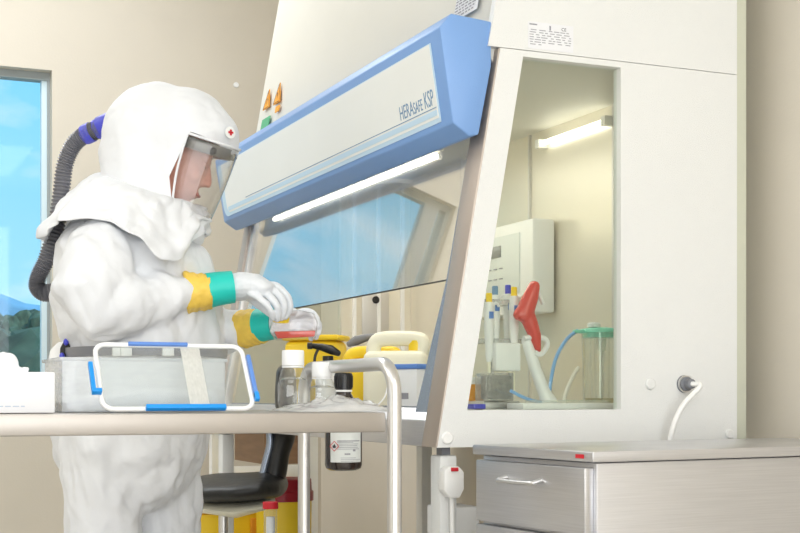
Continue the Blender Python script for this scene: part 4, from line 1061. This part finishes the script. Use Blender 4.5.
# logo on the hood front
lp_ = S(229.5, 132.5, -.075)
b = B(); lathe(b, lp_ + LV * .004, [(0, -.004), (.0, .002), (.013, .002), (.013, .004), (0, .005)], 20, axis=(-LV + Rv * .6).normalized()); lgo = obj('logo_badge', b, M['faceplate'], hood)
nn = (-LV + Rv * .6).normalized(); aa = Vector((0, 0, 1)); rr2 = aa.cross(nn).normalized()
b = B(); cc_ = lp_ + LV * .004 + nn * .0052
for d1, d2 in ((rr2, aa), (aa, rr2)): prism(b, [cc_ + d1 * .0065 + d2 * .0022, cc_ - d1 * .0065 + d2 * .0022, cc_ - d1 * .0065 - d2 * .0022, cc_ + d1 * .0065 - d2 * .0022], nn * .0012)
obj('red_cross', b, M['red'], lgo)
# visor
def visor_pt(s, a, k=1.0):
    # s 0 top .. 1 bottom ; a -pi/2 (near) .. pi/2 (far)
    lu, lv = 188 + (172 - 188) * s - 3 * math.sin(PI * s), 133 + (207 - 133) * s
    fu_, fv = 240 + (211 - 240) * s + 1 * math.sin(PI * s), 150 + (221 - 150) * s
    ca_ = math.cos(a) ** .62
    return S(lu + (fu_ - lu) * ca_, lv + (fv - lv) * ca_, .118 * math.sin(a) * k)
b = B(); R = [[b.verts.new(visor_pt(j / 14, -PI / 2 + PI * i / 44)) for i in range(45)] for j in range(15)]
for j in range(14):
    for i in range(44): b.faces.new((R[j][i], R[j][i + 1], R[j + 1][i + 1], R[j + 1][i]))
vs = obj('face_shield', b, G['visor'], per); md = vs.modifiers.new('s', 'SOLIDIFY'); md.thickness = .001
b = B(); tube(b, [visor_pt(0, -PI / 2 + PI * i / 30) for i in range(31)], .003, 8, smooth=False); tube(b, [visor_pt(1, -PI / 2 + PI * i / 30) for i in range(31)], .003, 8, smooth=False)
obj('shield_rim', b, M['hood'], vs)
b = B(); tube(b, [visor_pt(i / 10, -PI / 2) for i in range(11)], .0028, 8, smooth=False); obj('shield_edge', b, M['hood'], vs)
b = B(); tube(b, [visor_pt(i / 10, PI / 2) for i in range(11)], .0028, 8, smooth=False); obj('shield_edge', b, M['hood'], vs)
# head harness band
def band_pt(s_, a):
    q = visor_pt(s_, a); c0 = S(182 - 8 * s_, 142 + 60 * s_); return q + (c0 - q) * .10
b = B(); n = 40
A_ = [b.verts.new(band_pt(.02, -PI / 2 + PI * i / n)) for i in range(n + 1)]; B_ = [b.verts.new(band_pt(.17, -PI / 2 + PI * i / n)) for i in range(n + 1)]
for i in range(n): b.faces.new((A_[i], A_[i + 1], B_[i + 1], B_[i]))
hb = obj('head_band', b, M['bandg'], per); md = hb.modifiers.new('s', 'SOLIDIFY'); md.thickness = .003
for a in (-1.15, -.15):
    b = B(); sphere(b, band_pt(.12, a) + (S(150, 160) - band_pt(.12, a)) * -.03, .0085, (1, .8, 1), HM, 14); obj('band_knob', b, M['black'], hb)

# gloves, tape, cuffs
for pl_, fi, thb, cuff, tp in ((palmN, fingersN, thumbN, [(185, 293, -.148), (198, 292, -.142), (211, 291, -.137)], [(208, 290.5, -.138), (220, 288.5, -.132), (233, 287, -.126)]),
                               (palmF, fingersF, thumbF, [(243, 329, .038), (252, 327.5, .024), (262, 326, .012)], [(259, 325.5, .014), (267, 324.5, .007), (275, 324, .002)])):
    me = remesh(hand_bm(pl_, fi, thb, 1.0, .0092), .0024, 3)
    jitter(me, .0014, 70)
    link_mesh('glove', me, M['glove'], per)
    b = B(); k = (.051, .0455, .042)
    P = catmull([S(*q) for q in cuff], 5); loft(b, [(p, .046, .0455 - .007 * j / (len(P) - 1) + .0025 * math.sin(j * 2.1)) for j, p in enumerate(P)], LV, 28, dome=False)
    me = remesh(b, .003, 3)
    jitter(me, .003, 45)
    link_mesh('yellow_cuff', me, M['glovein'], per)
    b = B(); P = catmull([S(*q) for q in tp], 5); m_ = len(P) - 1
    loft(b, [(p, .0465, .0385 - .003 * j / m_) for j, p in enumerate(P)], LV, 32, dome=False); obj('tape_band', b, M['tape'], per)
# yellow ring at finger tips = flask cap is its own thing below
# air hose
b = B(); hp_ = [S(100, 128, .02), S(88, 133, .03), S(74, 144, .04), S(65, 165, .05), S(61, 195, .05), S(56, 228, .04), S(47, 258, .03), (S(39, 275, .03)), S(37, 286, .03), S(44, 293, .03), S(56, 291, .03), S(75, 290, .05)]
P = catmull(hp_, 46); 
tube(b, P, lambda t: .0185 + .0022 * math.sin(t * 2 * PI * 95), 18, smooth=False)
hs = obj('air_hose', b, M['hose'], per)
b = B(); ax = (S(82, 136, .035) - S(104, 126, .02)).normalized(); lathe(b, S(109, 124, .02), [(0, -.01), (.026, -.01), (.026, .022), (.0235, .026), (.0235, .034), (.0, .034)], 28, axis=ax)
hc_ = obj('hose_connector', b, M['violet'], hs)
b = B(); lathe(b, S(109, 124, .02), [(.02, .034), (.0215, .034), (.0215, .046), (.02, .046)], 28, axis=ax); lathe(b, S(109, 124, .02), [(.0, .034), (.02, .034), (.02, .046), (.0, .046)], 28, axis=ax); obj('connector_ring', b, M['black'], hc_)
b = B(); lathe(b, S(109, 124, .02), [(0, .046), (.0235, .046), (.0235, .064), (.021, .07), (0, .07)], 28, axis=ax); obj('connector_end', b, M['violet'], hc_)
# powered air unit and belt
b = B(); loft(b, [sec(147, 349, 0, .214, 80), sec(147, 353, 0, .216, 80), sec(147, 358, 0, .214, 79)], LV, 48, dome=False); 
bt = obj('belt', b, M['greypl'], per)
b = B(); prism(b, [S(u, v, -.06) for u, v in ((46, 372), (50, 350), (58, 342), (70, 341), (70, 420), (48, 420))], LV * .2, .004); au = obj('air_unit', b, M['whitepl'], per)
b = B(); prism(b, [S(u, v, -.075) for u, v in ((60, 348), (66, 337), (77, 335), (73, 352), (68, 402), (60, 404), (59, 375))], LV * .03, .003); obj('unit_strap', b, M['black'], au)
b = B(); 
for u, v in ((66, 342), (62, 356), (60.5, 370), (62, 362)): sphere(b, S(u, v, -.078), .006, (1, 1, 1.3), seg=12)
obj('strap_slider', b, M['violet'], au)
for u in (118, 126, 168):
    b = B(); p = S(u, 352, -.225); box(b, -.012, .012, -.006, .006, -.009, .009, .002, mx=Matrix.Translation(p)); obj('buckle', b, M['label'], bt)

# flask held in the hands
FD = -.075
fk = empty('culture_flask', S(295, 338, FD), 'clear culture flask with shallow red liquid, held in both gloved hands', 'flask')
pz = [(283, 311), (300, 310), (314, 313), (318, 322), (316, 338), (277, 340), (270, 332), (272, 322)]
th_ = LV * .030
def fkp(pts, m, name, k=0.0, bev=.003):
    b = prism(B(), [S(u, v, FD - .015 + k) for u, v in pts], LV * (.030 - 2 * k), bev); return obj(name, b, m, fk)
fkp(pz, G['flask'], 'flask_body')
fkp([(274.5, 331.5), (315.5, 330.5), (314.5, 336.5), (278, 338.5)], M['medred'], 'red_medium', .002, .001)
b = B(); ax = (S(276, 310, FD) - S(283, 322, FD)).normalized(); lathe(b, S(284, 322, FD), [(.009, 0), (.009, .016), (.0, .016)], 20, axis=ax); obj('flask_neck', b, G['flask'], fk)
b = B(); lathe(b, S(281, 319.5, FD - .012), [(0, -.005), (.018, -.005), (.019, .004), (.017, .009), (0, .009)], 28, axis=Vector((0, -.25, 1)).normalized()); obj('yellow_cap', b, M['yellowc'], fk)

# ------------------------------------------------------------------ light
def area(name, loc, rot, sx, sy, power, col=(1, 1, 1)):
    l = bpy.data.lights.new(name, 'AREA'); l.shape = 'RECTANGLE'; l.size = sx; l.size_y = sy; l.energy = power; l.color = col
    o = bpy.data.objects.new(name, l); COL.objects.link(o); o.location = loc; o.rotation_euler = rot; return o
area('ceiling_light', (-.8, 1.2, 2.98), (0, 0, 0), 1.2, 2.4, 14, (.93, .965, 1))
area('ceiling_light', (.4, 4.6, 2.98), (0, 0, 0), 1.6, 1.0, 30, (.93, .965, 1))
area('ceiling_light', (-1.9, 3.6, 2.98), (0, 0, 0), 1.2, 2.4, 24, (.93, .965, 1))
area('ceiling_light', (1.0, -.8, 2.98), (0, 0, 0), 1.2, 1.6, 18, (.93, .965, 1))
area('front_fill_light', (-.3, -2.5, 1.5), (PI / 2, 0, 0), 4.0, 2.2, 112, (.92, .96, 1))  # added soft fill from behind the camera; that wall has no window
area('left_fill_light', (-3.1, 1.4, 1.5), (0, -PI / 2, 0), 1.8, 3.0, 12, (.92, .97, 1))  # added weak side fill; the left wall is closed
area('cabinet_light', (1.42, 3.45, 1.645), (0, 0, 0), .1, 1.4, 3.2, (1, .96, .90))
sl = bpy.data.lights.new('sun', 'SUN'); sl.energy = 2.2; sl.angle = .02; so_ = bpy.data.objects.new('sun', sl); COL.objects.link(so_); so_.rotation_euler = (math.radians(52), 0, math.radians(25))

w = bpy.data.worlds.new('sky'); scene.world = w; w.use_nodes = True
nt = w.node_tree; N = nt.nodes; Lk = nt.links; bg = N['Background']
tc = N.new('ShaderNodeTexCoord'); sp = N.new('ShaderNodeSeparateXYZ'); Lk.new(tc.outputs['Generated'], sp.inputs[0])
cr = N.new('ShaderNodeValToRGB'); e = cr.color_ramp.elements
e[0].position = 0; e[0].color = rgb(170, 222, 246); e[1].position = .35; e[1].color = rgb(96, 200, 244)
Lk.new(sp.outputs[2], cr.inputs[0])
mp = N.new('ShaderNodeMapping'); mp.inputs['Scale'].default_value = (5, 5, 13); mp.inputs['Rotation'].default_value = (.2, .5, 0); Lk.new(tc.outputs['Generated'], mp.inputs[0])
nz_ = N.new('ShaderNodeTexNoise'); nz_.inputs['Scale'].default_value = 1.6; nz_.inputs['Detail'].default_value = 6; Lk.new(mp.outputs[0], nz_.inputs['Vector'])
c2 = N.new('ShaderNodeValToRGB'); c2.color_ramp.elements[0].position = .52; c2.color_ramp.elements[1].position = .75; c2.color_ramp.elements[1].color = (.8, .8, .8, 1)
Lk.new(nz_.outputs[0], c2.inputs[0])
mx = N.new('ShaderNodeMixRGB'); Lk.new(c2.outputs[0], mx.inputs[0]); Lk.new(cr.outputs[0], mx.inputs[1]); mx.inputs[2].default_value = rgb(225, 240, 250)
Lk.new(mx.outputs[0], bg.inputs['Color']); bg.inputs['Strength'].default_value = 1.12

vsn = scene.view_settings; vsn.view_transform = 'Standard'; vsn.look = 'None'; vsn.gamma = 1; vsn.use_curve_mapping = False; vsn.exposure = .15
cy = scene.cycles; cy.use_denoising = True; cy.max_bounces = 14; cy.diffuse_bounces = 7; cy.transparent_max_bounces = 24; cy.glossy_bounces = 6; cy.sample_clamp_indirect = 6
